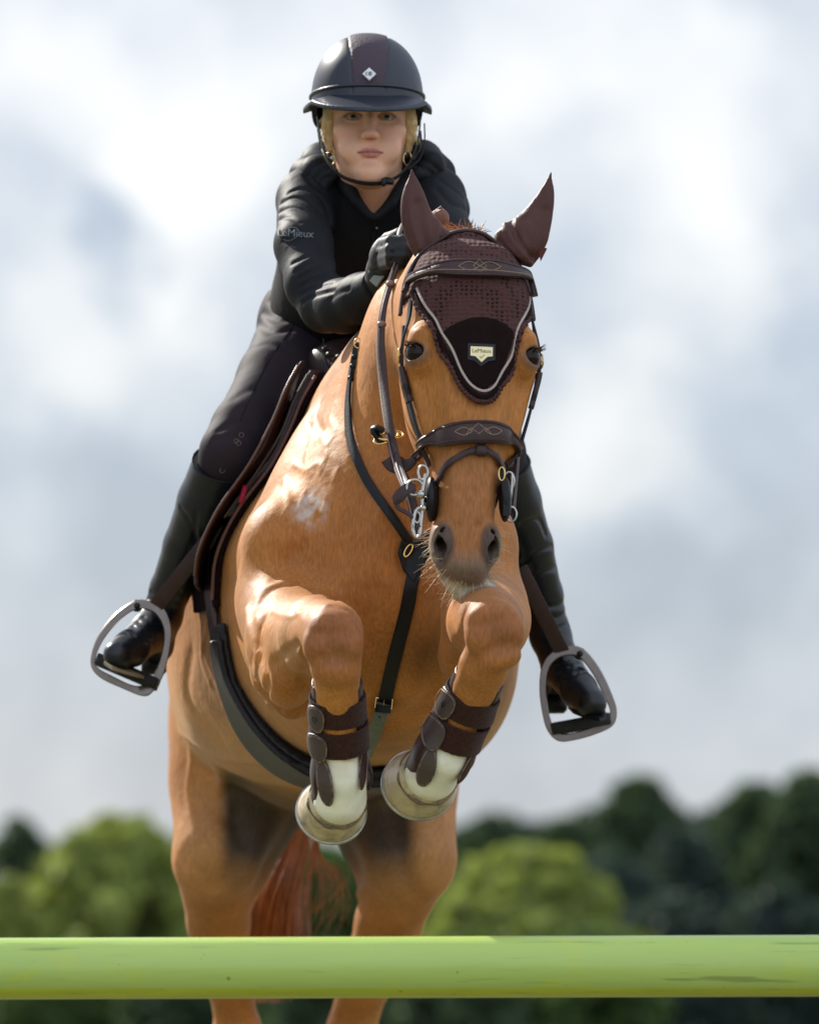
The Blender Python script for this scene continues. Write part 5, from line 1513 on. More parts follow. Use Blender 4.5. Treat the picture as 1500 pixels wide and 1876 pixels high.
# girth with wide belly guard
girth = empty('girth', PV(520, 1350, 10.85)); tag(girth, 'black leather girth with a wide belly guard under the horse chest', 'girth')
def band_f(y0, y1, w0, w1, o0, o1, z0=1.30, z1=1.65, zmax=9, zmin=-9):
    def f(p):
        h = horse(p); yc = np.interp(p[:, 2], [z0, z1], [y0, y1]); w = np.interp(p[:, 2], [z0, z1], [w0, w1])
        return np.maximum(np.maximum(h - o1, o0 - h), np.maximum(np.abs(p[:, 1] - yc) - w, np.maximum(p[:, 2] - zmax, zmin - p[:, 2])))
    return f
sdf_obj('belly_guard', band_f(10.86, 10.90, .105, .045, .003, .014, 1.34, 1.5, zmax=1.60), (-.45, 10.70, 1.22), (.30, 11.02, 1.66), .0042, m_blackl, girth)
sdf_obj('centre_pad', band_f(10.84, 10.88, .080, .034, .012, .022, 1.34, 1.5, zmax=1.57), (-.45, 10.74, 1.22), (.30, 11.0, 1.64), .0042, m_blackl, girth)
for xa, xb in ((-.45, -.09), (-.09, .30)): sdf_obj('billet_strap', band_f(10.90, 10.98, .028, .028, .006, .014, 1.5, 1.8, zmin=1.57, zmax=1.86), (xa, 10.80, 1.52), (xb, 11.10, 1.92), .0042, m_brown, girth)

# stirrups and leathers --------------------------------------------------
m_iron = mat('anodised_stirrup', (.21, .18, .165), .33, metal=.85, noise=(60, .12))
m_tread = mat('black_tread', (.02, .02, .021), .7, bump=('wave', 160, .6, .002))
def stirrup(outline, hole, Y, tread, leather, cut, name='stirrup'):
    """flat D-shaped frame: outline and inner opening in photo coordinates; thickness 12 mm"""
    O_ = cr([(x, y, 0) for x, y in outline], 6, True)[:, :2]; I_ = cr([(x, y, 0) for x, y in hole], 6, True)[:, :2]
    n = 96
    def resamp(P):
        c = np.array(I_).mean(0); a = np.arctan2(P[:, 1] - c[1], P[:, 0] - c[0]); r = np.hypot(P[:, 0] - c[0], P[:, 1] - c[1])
        o = np.argsort(a); a = a[o]; r = r[o]; aa = np.linspace(-math.pi, math.pi, n + 1)[:-1]
        rr = np.interp(aa, np.concatenate([a - 2 * math.pi, a, a + 2 * math.pi]), np.concatenate([r, r, r])); return c + np.stack([rr * np.cos(aa), rr * np.sin(aa)], 1)
    A = resamp(O_); B_ = resamp(I_)
    mb = MB(); V = []
    bev = .12
    A1 = A + (B_ - A) * bev; B1 = B_ + (A - B_) * bev
    for P, dy in ((A1, -.009), (A, -.006), (A, .006), (A1, .009), (B1, .009), (B_, .006), (B_, -.006), (B1, -.009)):
        V += [PW(x, y, Y + dy) for x, y in P]
    Fs = []
    for k in range(8):
        k2 = (k + 1) % 8
        for j in range(n): Fs.append((k * n + j, k * n + (j + 1) % n, k2 * n + (j + 1) % n, k2 * n + j))
    mb.add(V, Fs)
    st = mb.build(name, m_iron, saddle)
    mb = MB(); a, b = tread; A_ = PW(*a, Y - .012); Bq = PW(*b, Y - .012)
    ax = nrm(Bq - A_); Rr = frame_from(ax, (0, 1, 0)); mb.box((A_ + Bq) / 2 + [0, .03, 0], (.078, .022, np.linalg.norm(Bq - A_)), Rr, .004)
    mb.build('tread', m_tread, st)
    mb = MB(); p0, p1 = leather
    nv = nrm([p1[0] - p0[0], 0, 0]) if False else np.array([.15 * np.sign(p0[0] - p1[0]), -1, .1])
    path = np.array([PW(*p0) * (1 - t) + PW(*p1) * t + np.array([0, -.006 * math.sin(math.pi * t), 0]) for t in np.linspace(0, 1, 12)])
    mb.sweep(path, np.tile(nv, (12, 1)), .028, .006); lo = mb.build('stirrup_leather', m_brown, saddle)
    mb = MB(); mb.sweep(path + [0.0, .012, 0], np.tile(nv, (12, 1)), .028, .005); mb.build('back_strand', m_blackl, lo)
    mb = MB(); ring(mb, PW(*cut, Y - .004), XZ, .0075, .004, sx=1, sy=1); mb.sphere(PW(*cut, Y - .009), (.006, .004, .006), nu=12, nv=8); mb.build('hinge_bolt', m_blackl, st)
stirrup([(270, 1100), (300, 1112), (314, 1150), (310, 1195), (298, 1240), (280, 1268), (262, 1276), (225, 1262), (185, 1243), (167, 1222), (168, 1195), (182, 1160), (210, 1125), (245, 1101)],
        [(262, 1116), (285, 1126), (300, 1155), (297, 1192), (284, 1232), (270, 1252), (245, 1256), (205, 1238), (178, 1222), (176, 1203), (190, 1172), (214, 1142), (240, 1121)], 10.99,
        ((176, 1206), (288, 1254)), ((404, 962, 10.92), (285, 1112, 10.985)), (251, 1110))
stirrup([(1046, 1183), (1072, 1192), (1100, 1228), (1122, 1275), (1130, 1305), (1122, 1330), (1090, 1346), (1050, 1357), (1022, 1358), (1002, 1338), (992, 1300), (988, 1262), (992, 1222), (1010, 1195)],
        [(1042, 1201), (1062, 1206), (1086, 1236), (1108, 1280), (1117, 1303), (1110, 1322), (1080, 1334), (1045, 1344), (1022, 1342), (1010, 1322), (1004, 1296), (1001, 1262), (1005, 1228), (1020, 1208)], 10.99,
        ((1010, 1336), (1118, 1316)), ((952, 1040, 10.93), (1030, 1196, 10.985)), (1062, 1198))
for (a, b, c, d, Y) in ((214, 1248, 246, 1262, 10.97), (1050, 1352, 1092, 1340, 10.97)): pass

# ================================================================== THE RIDER
m_skin = None
FO = PW(678, 212, 10.765)
_yaw = math.radians(-2); fz = nrm((0.0, .10, 1)); fy = nrm(np.array((math.sin(_yaw), math.cos(_yaw), 0))); fy = nrm(fy - fz * fy.dot(fz)); fx = np.cross(fy, fz)
FR = np.array([fx, fy, fz])
def FL(x, y, z): return FO + fx * x + fy * y + fz * z
head = Field()
head.u(Ell(FL(0, .090, .035), (.073, .096, .095), FR), 0)
head.u(Loft(FO, FR, [(-.122, 0, .022, .008, .010), (-.117, 0, .027, .021, .022), (-.106, 0, .038, .0305, .034), (-.090, 0, .050, .0415, .046), (-.070, 0, .060, .0510, .056),
                     (-.045, 0, .066, .0615, .062), (-.02, 0, .070, .0690, .065), (.0, 0, .074, .0710, .066), (.03, 0, .078, .070, .076), (.06, 0, .08, .066, .07)], n=2.25), .012)
for s in (-1, 1):
    head.u(Ell(FL(s * .043, .020, -.022), (.022, .017, .018), FR), .016)
    head.u(Ell(FL(s * .033, .015, -.056), (.022, .015, .022), FR), .018)
    head.s(Ell(FL(s * .030, -.004, .001), (.020, .0105, .012), FR), .012)
    head.u(Ell(FL(s * .030, .0165, .000), (.0165, .0125, .0125), FR), .005)
    head.s(Ell(FL(s * .0305, .0045, .0002), (.0142, .0085, .0056), FR), .0020)
    head.g(Line([FL(s * .044, .016, .0015), FL(s * .037, .009, .0062), FL(s * .029, .006, .0073), FL(s * .021, .008, .0045), FL(s * .0165, .011, .000)]), .0014, .0016)
    head.g(Line([FL(s * .045, .014, .007), FL(s * .036, .006, .0120), FL(s * .027, .004, .0125), FL(s * .018, .007, .008)]), -.0012, .0022)
    head.u(Ell(FL(s * .028, .002, .020), (.020, .008, .006), FR), .010)
    head.u(Ell(FL(s * .0105, -.006, -.0375), (.0068, .0085, .0062), FR), .005)
    head.s(Ell(FL(s * .0062, -.0125, -.0432), (.0036, .006, .0024), FR), .0016)
    head.g(Line([FL(s * .0175, -.002, -.034), FL(s * .0165, .0, -.044)]), -.0012, .0030)
    head.u(Ell(FL(s * .073, .085, -.018), (.007, .018, .030), FR), .006)
head.u(Chain([FL(0, .007, .014), FL(0, -.004, -.008), FL(0, -.0125, -.030)], [.0075, .0070, .0085], .004), .010)
head.u(Ell(FL(0, -.0165, -.0365), (.0090, .0085, .0072), FR), .006)
head.g(Line([FL(0, -.004, -.048), FL(0, -.003, -.057)]), -.0010, .003)
# lips
head.u(Chain([FL(-.0235, .0085, -.0655), FL(-.013, .0010, -.0637), FL(-.004, -.0022, -.0615), FL(0, -.0018, -.0622), FL(.004, -.0022, -.0615), FL(.013, .0010, -.0637), FL(.0235, .0085, -.0655)], [.0018, .0030, .0034, .0034, .0034, .0030, .0018], .002), .004)
head.u(Chain([FL(-.0210, .0085, -.0680), FL(-.010, .0012, -.0708), FL(0, -.0008, -.0715), FL(.010, .0012, -.0708), FL(.0210, .0085, -.0680)], [.0018, .0038, .0043, .0038, .0018], .002), .004)
head.g(Line([FL(-.0250, .006, -.0668), FL(-.012, -.002, -.0668), FL(-.004, -.0055, -.0662), FL(0, -.0055, -.0672), FL(.004, -.0055, -.0662), FL(.012, -.002, -.0668), FL(.0250, .006, -.0668)]), -.0018, .0013)
head.g(Line([FL(-.012, .0, -.082), FL(0, -.002, -.083), FL(.012, .0, -.082)]), -.0015, .005)
head.u(Ell(FL(0, .008, -.101), (.019, .013, .013), FR), .012)
neckb = PW(688, 405, 10.93)
head.u(Chain([FL(0, .085, -.070), PW(686, 345, 10.885), neckb], [.058, .054, .060], .01), .018)
for s in (-1, 1):
    head.g(Line([FL(s * .045, .06, -.12), PW(688 + s * 10, 395, 10.88)]), .003, .008)

# clothed body fields --------------------------------------------------
jk = Field()
jk.u(Ell(PW(662, 440, 11.0), (.150, .125, .165), frame_from((.12, -.5, 1))), 0)
jk.u(Ell(PW(695, 385, 10.95), (.165, .085, .075)), .06)
jk.u(Ell(PW(612, 545, 11.13), (.112, .12, .15), frame_from((.25, -.6, 1))), .06)
jk.u(Chain([PW(640, 345, 10.94), PW(568, 366, 10.90)], [.052, .053], .02), .04)
jk.u(Chain([PW(730, 340, 10.94), PW(794, 358, 10.90)], [.052, .051], .02), .04)
armL = [PW(564, 368, 10.88), PW(556, 450, 10.76), PW(573, 520, 10.69), PW(597, 560, 10.655)]
jk.u(Chain(armL, [.056, .0495, .047, .0455], .02), .025)
jk.u(Chain([PW(597, 560, 10.655), PW(630, 560, 10.60), PW(662, 545, 10.54), PW(704, 514, 10.455)], [.0455, .0450, .0395, .0285], .02), .014)
armR = [PW(796, 364, 10.88), PW(815, 440, 10.78), PW(850, 520, 10.66)]
jk.u(Chain(armR, [.053, .050, .046], .02), .025)
jk.u(Chain([PW(850, 520, 10.66), PW(835, 510, 10.56), PW(815, 490, 10.47)], [.046, .04, .03], .02), .02)
def march(f, pts, Y0, span, off=0):
    out = []
    for (x, y) in pts:
        Ys = np.linspace(Y0 - span, Y0 + span, 400)
        P = np.stack([(x - 750) / F * Ys, Ys, CAMZ + (HOR - y) / F * Ys], 1)
        d = f(P) - off; i = np.nonzero(d < 0)[0]; i = i[0] if len(i) else int(np.argmin(d)); out.append(P[i])
    return np.array(out)
FOLD = [([(514, 372), (535, 362), (560, 366), (585, 385)], -.005, .006), ([(512, 388), (535, 380), (560, 388), (578, 402)], -.004, .005),
        ([(512, 402), (530, 398), (550, 408)], -.003, .005), ([(530, 352), (550, 345), (575, 352), (595, 372)], -.004, .006),
        ([(520, 440), (545, 445), (575, 440)], -.002, .006), ([(536, 482), (548, 476), (560, 470)], -.005, .005), ([(543, 496), (558, 486), (575, 478)], -.006, .005),
        ([(548, 510), (565, 500), (586, 490)], -.007, .0055), ([(550, 524), (568, 514), (595, 505)], -.007, .0055), ([(552, 538), (572, 528), (606, 520)], -.006, .0055),
        ([(556, 552), (575, 542), (612, 532)], -.005, .005), ([(605, 548), (622, 536), (650, 528)], -.003, .006),
        ([(648, 520), (655, 545), (668, 570)], -.003, .005), ([(660, 515), (667, 540), (680, 562)], -.004, .004), ([(670, 508), (677, 532), (690, 554)], -.004, .004), ([(679, 503), (686, 524), (699, 545)], -.004, .0035),
        ([(560, 320), (575, 340), (590, 350)], -.004, .006), ([(600, 380), (612, 440), (618, 500)], -.008, .010), ([(800, 345), (825, 372), (850, 380)], -.004, .007), ([(805, 330), (835, 350), (848, 362)], -.003, .006)]
fl_ = [(Line(march(jk, cr([(x, y, 0) for x, y in p], 3)[:, :2], 10.8, .3)), a, w) for p, a, w in FOLD]
arm_only = None
br = Field()
br.u(Ell(PW(588, 592, 11.22), (.113, .13, .11)), 0)
br.u(Chain([PW(570, 605, 11.20), PW(516, 700, 11.04), PW(452, 790, 10.92), PW(425, 830, 10.885)], [.096, .080, .063, .056], .02), .03)
br.u(Chain([PW(640, 600, 11.20), PW(800, 720, 11.04), PW(885, 800, 10.92), PW(903, 830, 10.885)], [.108, .083, .063, .056], .02), .03)
br.u(Chain([PW(425, 830, 10.885), PW(408, 880, 10.92)], [.055, .048], 0), .02)
br.u(Chain([PW(903, 830, 10.885), PW(920, 880, 10.92)], [.055, .048], 0), .02)
BF = [([(470, 590), (500, 610), (540, 600)], -.004, .008), ([(480, 572), (510, 588), (545, 580)], -.004, .007), ([(455, 640), (490, 630), (530, 640)], -.003, .008),
      ([(430, 730), (460, 715), (500, 720)], -.002, .010), ([(400, 790), (430, 775), (460, 780)], -.003, .008), ([(395, 805), (420, 800), (445, 802)], -.003, .006),
      ([(495, 548), (520, 566), (550, 560)], -.004, .006)]
bf_ = [(Line(march(br, cr([(x, y, 0) for x, y in p], 3)[:, :2], 11.0, .35)), a, w) for p, a, w in BF]
for l, a, w in bf_: br.g(l, a, w)

def bootfield(calf, foot, s):
    b = Field()
    b.u(Chain([PW(*c[:3]) for c in calf], [c[3] for c in calf], .01), 0)
    b.u(Chain([PW(*c[:3]) for c in foot], [c[3] for c in foot], .01), .016)
    return b
bL = bootfield([(414, 848, 10.90, .060), (382, 920, 10.955, .056), (345, 1000, 11.02, .045), (312, 1080, 11.08, .037), (296, 1130, 11.10, .036)],
               [(296, 1130, 11.10, .036), (275, 1160, 11.06, .038), (240, 1188, 10.98, .033), (216, 1200, 10.92, .027)], 1)
bL.u(Ell(PW(288, 1180, 11.11), (.032, .04, .036)), .02)
bR = bootfield([(910, 848, 10.90, .058), (936, 920, 10.955, .054), (968, 1000, 11.02, .044), (994, 1090, 11.08, .0365), (1008, 1165, 11.10, .036)],
               [(1008, 1165, 11.10, .036), (1030, 1225, 11.05, .037), (1060, 1265, 10.97, .033), (1083, 1289, 10.92, .028)], -1)
bR.u(Ell(PW(1018, 1250, 11.11), (.030, .04, .042)), .02)
for b, cre in ((bL, [[(275, 1085), (295, 1092), (325, 1085)], [(270, 1096), (292, 1106), (322, 1100)], [(268, 1112), (290, 1120), (318, 1116)], [(262, 1130), (280, 1140), (305, 1138)],
                     [(252, 1138), (268, 1150), (292, 1152)], [(243, 1146), (258, 1160), (280, 1164)], [(235, 1155), (250, 1170), (270, 1175)], [(330, 930), (350, 960), (362, 1000)], [(360, 940), (352, 1000), (330, 1060)]]),
               (bR, [[(1000, 1112), (1020, 1110), (1036, 1104)], [(1002, 1132), (1020, 1132), (1040, 1124)], [(1004, 1152), (1022, 1152), (1042, 1144)], [(1008, 1196), (1028, 1196), (1046, 1188)], [(1014, 1212), (1032, 1212), (1050, 1202)],
                     [(1022, 1228), (1040, 1226), (1058, 1214)], [(1032, 1242), (1050, 1238), (1066, 1226)], [(955, 960), (985, 950), (1000, 980)], [(960, 1030), (985, 1010), (1012, 1000)], [(965, 1070), (990, 1050), (1020, 1040)]])):
    ll = [Line(march(b, cr([(x, y, 0) for x, y in c], 3)[:, :2], 11.0, .25)) for c in cre]
    for l in ll: b.g(l, -.0042, .0045)

# ---- the person: one continuous body under the clothes
def body_f(p):
    d = np.minimum(jk(p), br(p)); d = np.minimum(d, np.minimum(bL(p), bR(p)))
    return np.minimum(d + .010, head(p) + .0)
def face_colors(V):
    q = (V - FO) @ FR.T; n = len(V)
    c = np.tile(np.array([.76, .43, .28]), (n, 1))
    def blend(c, col, w): return c * (1 - w[:, None]) + np.array(col) * w[:, None]
    P = V * 60; vn = np.sin(P[:, 0] * 1.7 + np.sin(P[:, 2] * 1.3)) * np.cos(P[:, 2] * 1.9 + np.sin(P[:, 0]))
    c = c * (1 + .035 * vn[:, None])
    ax = np.abs(q[:, 0])
    # cheeks, nose tip slightly redder
    c = blend(c, (.72, .33, .24), .45 * np.exp(-((ax - .042) ** 2 + (q[:, 2] + .035) ** 2) / .016 ** 2))
    c = blend(c, (.70, .32, .23), .45 * np.exp(-((ax) ** 2 + (q[:, 2] + .036) ** 2) / .010 ** 2))
    # lips
    up = -.0672 + .0075 * (1 - (ax / .0255) ** 2) - .0012 * np.exp(-(ax / .003) ** 2); lo = -.0672 - .0088 * (1 - (ax / .0240) ** 2)
    w = sstep(.0010, -.0006, np.maximum(q[:, 2] - up, lo - q[:, 2])) * (ax < .026) * (q[:, 1] < .02)
    c = blend(c, (.50, .165, .15), w * .85)
    w = np.exp(-((q[:, 2] + .0668) / .0011) ** 2) * (ax < .023) * (q[:, 1] < .02)
    c = blend(c, (.14, .03, .03), w * .8)
    # lids and lashes line, brows
    d = np.sqrt((np.abs(ax - .0305) / .0148) ** 2 + ((q[:, 2] - .0005) / .0062) ** 2)
    c = blend(c, (.06, .03, .022), np.exp(-((d - 1.0) / .24) ** 2) * (q[:, 1] < .03) * .85 * np.where(q[:, 2] > 0, 1, .5))
    yb = .0185 + .003 * np.cos((ax - .030) / .020 * 1.5)
    c = blend(c, (.17, .09, .045), np.exp(-((q[:, 2] - yb) / .0028) ** 2) * sstep(.010, .015, ax) * sstep(.052, .042, ax) * (q[:, 1] < .03) * .8)
    return np.clip(c, 0, 1)
m_skin = mat('skin', (.6, .32, .2), .48, vcol=True, spec=.4, sss=.12, bump=('noise', 700, .15, .0008), noise=(70, .04))
V1, Q1 = polygonize(lambda p: np.maximum(head(p), (PW(0, 372, 10.8)[2]) - p[:, 2]), (-.165, 10.70, 2.28), (.04, 11.0, 2.66), .00155)
V2, Q2 = polygonize(lambda p: np.maximum(body_f(p), p[:, 2] - PW(0, 366, 10.8)[2]), (-.58, 10.40, 1.38), (.42, 11.42, 2.42), .0075)
Vb_ = np.concatenate([V1, V2]); Qb_ = np.concatenate([Q1, Q2 + len(V1)])
person = link('person', mesh_from('person', Vb_, Qb_, True, face_colors(Vb_)), m_skin)
tag(person, 'person in black jacket, navy helmet and long boots riding the jumping chestnut horse', 'person')
# eyes
for s in (-1, 1):
    mb = MB(); mb.sphere(FL(s * .0303, .0175, .0002), .0118, nu=28, nv=20)
    ey_ = mb.build('eye', mat('eye_white', (.42, .38, .36), .15, spec=.5), person)
    for r, dz, col, nm, rg in ((.0056, .0116, (.09, .125, .095), 'iris', .15), (.0026, .0119, (.004, .004, .004), 'pupil', .08)):
        mb = MB(); m = 24; c = FL(s * .0303, .0175 - dz - .0004, .0004)
        V = [c - fy * .0004] + [c + fx * math.cos(2 * math.pi * j / m) * r + fz * math.sin(2 * math.pi * j / m) * r + fy * (r * r / (2 * .0118)) for j in range(m)]
        mb.add(V, [(0, 1 + (j + 1) % m, 1 + j) for j in range(m)]); mb.build(nm, mat(nm + '_colour', col, rg, spec=.8), ey_)
# hair
hr = Field()
for s in (-1, 1):
    hr.u(Chain([FL(s * .071, .050, .035), FL(s * .0745, .048, .0), FL(s * .0735, .056, -.025), FL(s * .069, .066, -.048)], [.012, .0105, .0085, .004], .004), .004)
hr.u(Ell(FL(0, .13, -.015), (.070, .055, .060), FR), .02)
for s in (-1, 1):
    for k in range(7):
        hr.g(Line([FL(s * (.066 + .004 * k), .034 + .004 * k, .04), FL(s * (.071 + .0035 * k), .034 + .004 * k, -.01), FL(s * (.066 + .0035 * k), .046 + .003 * k, -.05)]), -.0012, .0015)
sdf_obj('hair', hr, FL(-.1, 0, -.09), FL(.1, .22, .07), .0016, mat('blonde_hair', (.80, .60, .30), .42, noise=(60, .25), bump=('wave', 60, .6, .002, (3, 1, .3))), person, relax=0)
m_stray = mat('stray_blonde', (.78, .58, .28), .4)
for s in (-1, 1):
    mb = MB()
    for k in range(110):
        a = rng.uniform(0, 1); p = FL(s * (.076 + rng.uniform(0, .006)), .04 + .03 * a, .02 - .04 * rng.random())
        d = fz * -1 + fx * s * rng.normal(.1, .2) + fy * rng.normal(0, .2); Ln = rng.uniform(.010, .024)
        mb.tube([p, p + d * Ln * .5 + fx * s * .002, p + d * Ln], np.array([.0006, .0005, .0002]), 4)
    mb.build('stray_hair', m_stray, person)
for s in (-1, 1):
    mb = MB(); ring(mb, FL(s * .069, .062, -.062), np.array([fx * .6 + fy * .3, fz]), .0125, .0014); mb.build('hoop_earring', m_brass, person)

# ---- clothing
m_jacket = mat('black_jacket', (.0125, .0138, .0165), .60, spec=.15, sheen=.0, sheen_tint=(.8, .85, 1), bump=('noise', 26, .3, .008), bump2=('noise', 900, .2, .0004))
m_vest = mat('matte_black_vest', (.004, .0042, .0055), .75, spec=.25, bump=('noise', 20, .4, .008), bump2=('noise', 700, .3, .0005))
m_breech = mat('dark_plum_breeches', (.026, .019, .025), .7, spec=.15, sheen=.0, bump=('noise', 14, .3, .008), bump2=('noise', 900, .2, .0004))
m_boot = mat('black_boot_leather', (.008, .0095, .013), .34, spec=.45, noise=(30, .2), bump=('noise', 30, .18, .006), bump2=('noise', 300, .12, .0008))
zc = PW(0, 640, 11.1)[2]
jk2 = Field(); jk2.ops = list(jk.ops)
for l, a, w in fl_: jk2.g(l, a, w * .8)
def jacket_f(p):
    d = jk2(p)
    # neck opening: V between the collars, and open wrists
    vx = np.abs(p[:, 0] - PW(686, 350, 10.87)[0]); zv = p[:, 2] - PW(686, 398, 10.87)[2]
    d = np.maximum(d, -np.maximum(vx - (.008 + 1.0 * np.clip(zv, 0, 1)), np.maximum(-zv, p[:, 1] - 10.94)))
    hem = PW(0, 640, 11.1)[2] + .0
    d = np.where(p[:, 1] > 10.86, np.maximum(d, hem - p[:, 2]), d)
    cut = (p - PW(694, 521, 10.475)) @ np.asarray(nrm(PW(704, 514, 10.455) - PW(662, 545, 10.54)), f32)
    near = np.linalg.norm(p - PW(704, 514, 10.455), axis=1) < .12
    return np.where(near, np.maximum(d, cut), d)
sdf_obj('jacket', jacket_f, (-.30, 10.38, 2.05), (.22, 11.32, 2.45), .0028, m_jacket, person, relax=1)
# collar of the jacket, standing, with a folded hood behind
col = Field()
col.u(Chain([PW(612, 300, 10.90), PW(628, 332, 10.84), PW(652, 370, 10.80), PW(679, 398, 10.795)], [.014, .0105, .0090, .006], .004, (.3, .9, .2), .6), .01)
col.u(Chain([PW(760, 300, 10.90), PW(742, 335, 10.84), PW(716, 374, 10.80), PW(689, 398, 10.795)], [.014, .0105, .0090, .006], .004, (.3, .9, .2), .6), .01)
col.u(Chain([PW(620, 300, 10.90), PW(640, 285, 10.99), PW(690, 280, 11.02), PW(735, 285, 10.99), PW(752, 300, 10.90)], [.014] * 5, .005), .01)
col.u(Chain([PW(618, 312, 10.87), PW(643, 352, 10.815), PW(674, 392, 10.80)], [.013, .011, .006], .005), .008)
col.u(Chain([PW(756, 312, 10.87), PW(730, 355, 10.815), PW(696, 392, 10.80)], [.013, .011, .006], .005), .008)
sdf_obj('collar', col, (-.19, 10.74, 2.30), (.08, 11.08, 2.50), .0024, m_vest, person, relax=1)
hd = Field()
hd.u(Chain([PW(612, 318, 10.83), PW(580, 318, 10.87), PW(566, 322, 10.93), PW(590, 300, 11.02), PW(690, 285, 11.08), PW(772, 296, 11.02), PW(800, 318, 10.93), PW(785, 316, 10.87), PW(765, 318, 10.84)],
           [.010, .024, .032, .036, .04, .036, .030, .024, .014], .02), 0)
hd.u(Chain([PW(588, 352, 10.84), PW(588, 315, 10.88)], [.010, .020], .01), .04)
hd.u(Chain([PW(790, 295, 10.86), PW(775, 285, 10.92)], [.020, .03], .01), .02)
for pts in ([(560, 330), (575, 305), (600, 292)], [(568, 338), (585, 318), (604, 306)], [(580, 342), (592, 328), (606, 322)], [(770, 290), (790, 300), (808, 318)], [(762, 300), (785, 312), (800, 328)]):
    l = Line(march(hd, cr([(x, y, 0) for x, y in pts], 3)[:, :2], 10.9, .2)); hd.g(l, -.006, .0035)
sdf_obj('hood', hd, (-.24, 10.76, 2.30), (.12, 11.18, 2.50), .0028, m_jacket, person, relax=1)
# close fitting vest over the torso
vf = Field()
vf.u(Ell(PW(664, 440, 10.998), (.150, .125, .165), frame_from((.12, -.5, 1))), 0)
vf.u(Ell(PW(692, 388, 10.95), (.135, .085, .075)), .06)
vf.u(Ell(PW(614, 545, 11.13), (.112, .12, .15), frame_from((.25, -.6, 1))), .06)
for pts, a, w in (([(684, 398), (680, 450), (672, 520), (660, 600)], .004, .004), ([(690, 398), (690, 450), (684, 520)], -.004, .003), ([(625, 330), (610, 400), (625, 480), (640, 560)], .005, .006), ([(740, 345), (735, 400), (722, 450)], .004, .006),
                  ([(650, 420), (640, 500), (620, 580)], -.003, .006), ([(700, 470), (690, 520), (700, 560)], -.004, .008)):
    vf.g(Line(march(vf, cr([(x, y, 0) for x, y in pts], 3)[:, :2], 10.9, .3)), a, w)
def vest_f(p):
    d = vf(p) - .007
    vx = np.abs(p[:, 0] - PW(686, 350, 10.87)[0]); zv = p[:, 2] - PW(686, 398, 10.87)[2]
    d = np.maximum(d, -np.maximum(vx - (.010 + 1.05 * np.clip(zv, 0, 1)), np.maximum(-zv, p[:, 1] - 10.94)))
    return np.maximum(d, PW(0, 650, 11.1)[2] - p[:, 2])
sdf_obj('vest', vest_f, (-.29, 10.78, 2.06), (.14, 11.32, 2.44), .0036, m_vest, person, relax=1)
for (x, y) in ((674, 393), (684, 402), (690, 418), (740, 398)):
    mb = MB(); mb.sphere(march(vf, [(x, y)], 10.85, .25, .008)[0] + [0, -.004, 0], .0024, nu=8, nv=6)
    mb.build('snap_button', m_steel, person)
# zip pull and clips at the belt
mb = MB()
zl = march(vf, cr([(686, 404, 0), (684, 440, 0), (678, 500, 0), (668, 560, 0)], 6)[:, :2], 10.85, .3, .009); mb.tube(zl, .0022, 6)
mb.build('zip', mat('black_zip', (.01, .01, .011), .35, bump=('wave', 200, 1, .002)), person)
mb = MB()
for (x, y, Y) in ((605, 650, 10.86), (622, 655, 10.85), (615, 668, 10.85), (598, 640, 10.88), (634, 648, 10.85)): mb.sphere(PW(x, y, Y), (.009, .008, .007), nu=10, nv=8)
mb.tube(cr(pw([(592, 620), (594, 645), (600, 668), (608, 676), (606, 660), (596, 650)], 10.87), 5), .0016, 6)
mb.build('belt_clip', m_blackl, person)
def breech_f(p):
    d = br(p)
    return np.maximum(d, p[:, 2] - PW(0, 530, 11.2)[2])
sdf_obj('breeches', breech_f, (-.46, 10.78, 1.72), (.34, 11.40, 2.38), .0042, m_breech, person, relax=1)
m_print = mat('grey_print', (.16, .15, .16), .6)
for (x, y) in ((442, 797), (433, 808), (437, 812), (407, 862)):
    mb = MB(); p = march(br, [(x, y)], 10.9, .2, .001)[0]; ring(mb, p + [0, -.001, 0], XZ, .0042, .0005)
    mb.build('knee_print', m_print, person)
mb = MB()
sm = march(br, cr([(548, 582, 0), (520, 620, 0), (490, 665, 0), (462, 720, 0), (440, 770, 0)], 4)[:, :2], 11.0, .35, .0005); mb.tube(sm, .0011, 5); mb.build('side_seam', m_vest, person)
for b, top, lo_, hi_, nm in ((bL, (PW(392, 846, 10.90), nrm(PW(414, 848, 10.90) - PW(382, 920, 10.955))), (-.60, 10.80, 1.36), (-.26, 11.20, 2.0), 1), (bR, (PW(910, 850, 10.90), nrm(PW(910, 848, 10.90) - PW(936, 920, 10.955))), (.10, 10.80, 1.28), (.42, 11.20, 2.0), -1)):
    tn = nrm(top[1] * 1.0 + np.array([-.25 * nm, 0, 0]))
    def boot_f(p, b=b, top=top, tn=tn):
        d = b(p); return np.maximum(d, ((p - top[0]) @ np.asarray(tn, f32)))
    bo = sdf_obj('boot', boot_f, lo_, hi_, .0026, m_boot, person, relax=1)
    # rim of the boot top
    mb = MB(); Rt = frame_from(tn, (1, 0, 0)); pr_ = []
    c0 = top[0]
    for a in np.linspace(0, 2 * math.pi, 49)[:-1]:
        d_ = Rt[0] * math.cos(a) + Rt[1] * math.sin(a); rs = np.linspace(0, .12, 120); P = c0 + rs[:, None] * d_
        v = b(P); i = np.nonzero(v < 0)[0]; i = i[-1] if len(i) else 0; pr_.append(P[i])
    mb.tube(np.array(pr_), .0028, 6, closed=True); mb.build('boot_rim', m_blackl, bo)
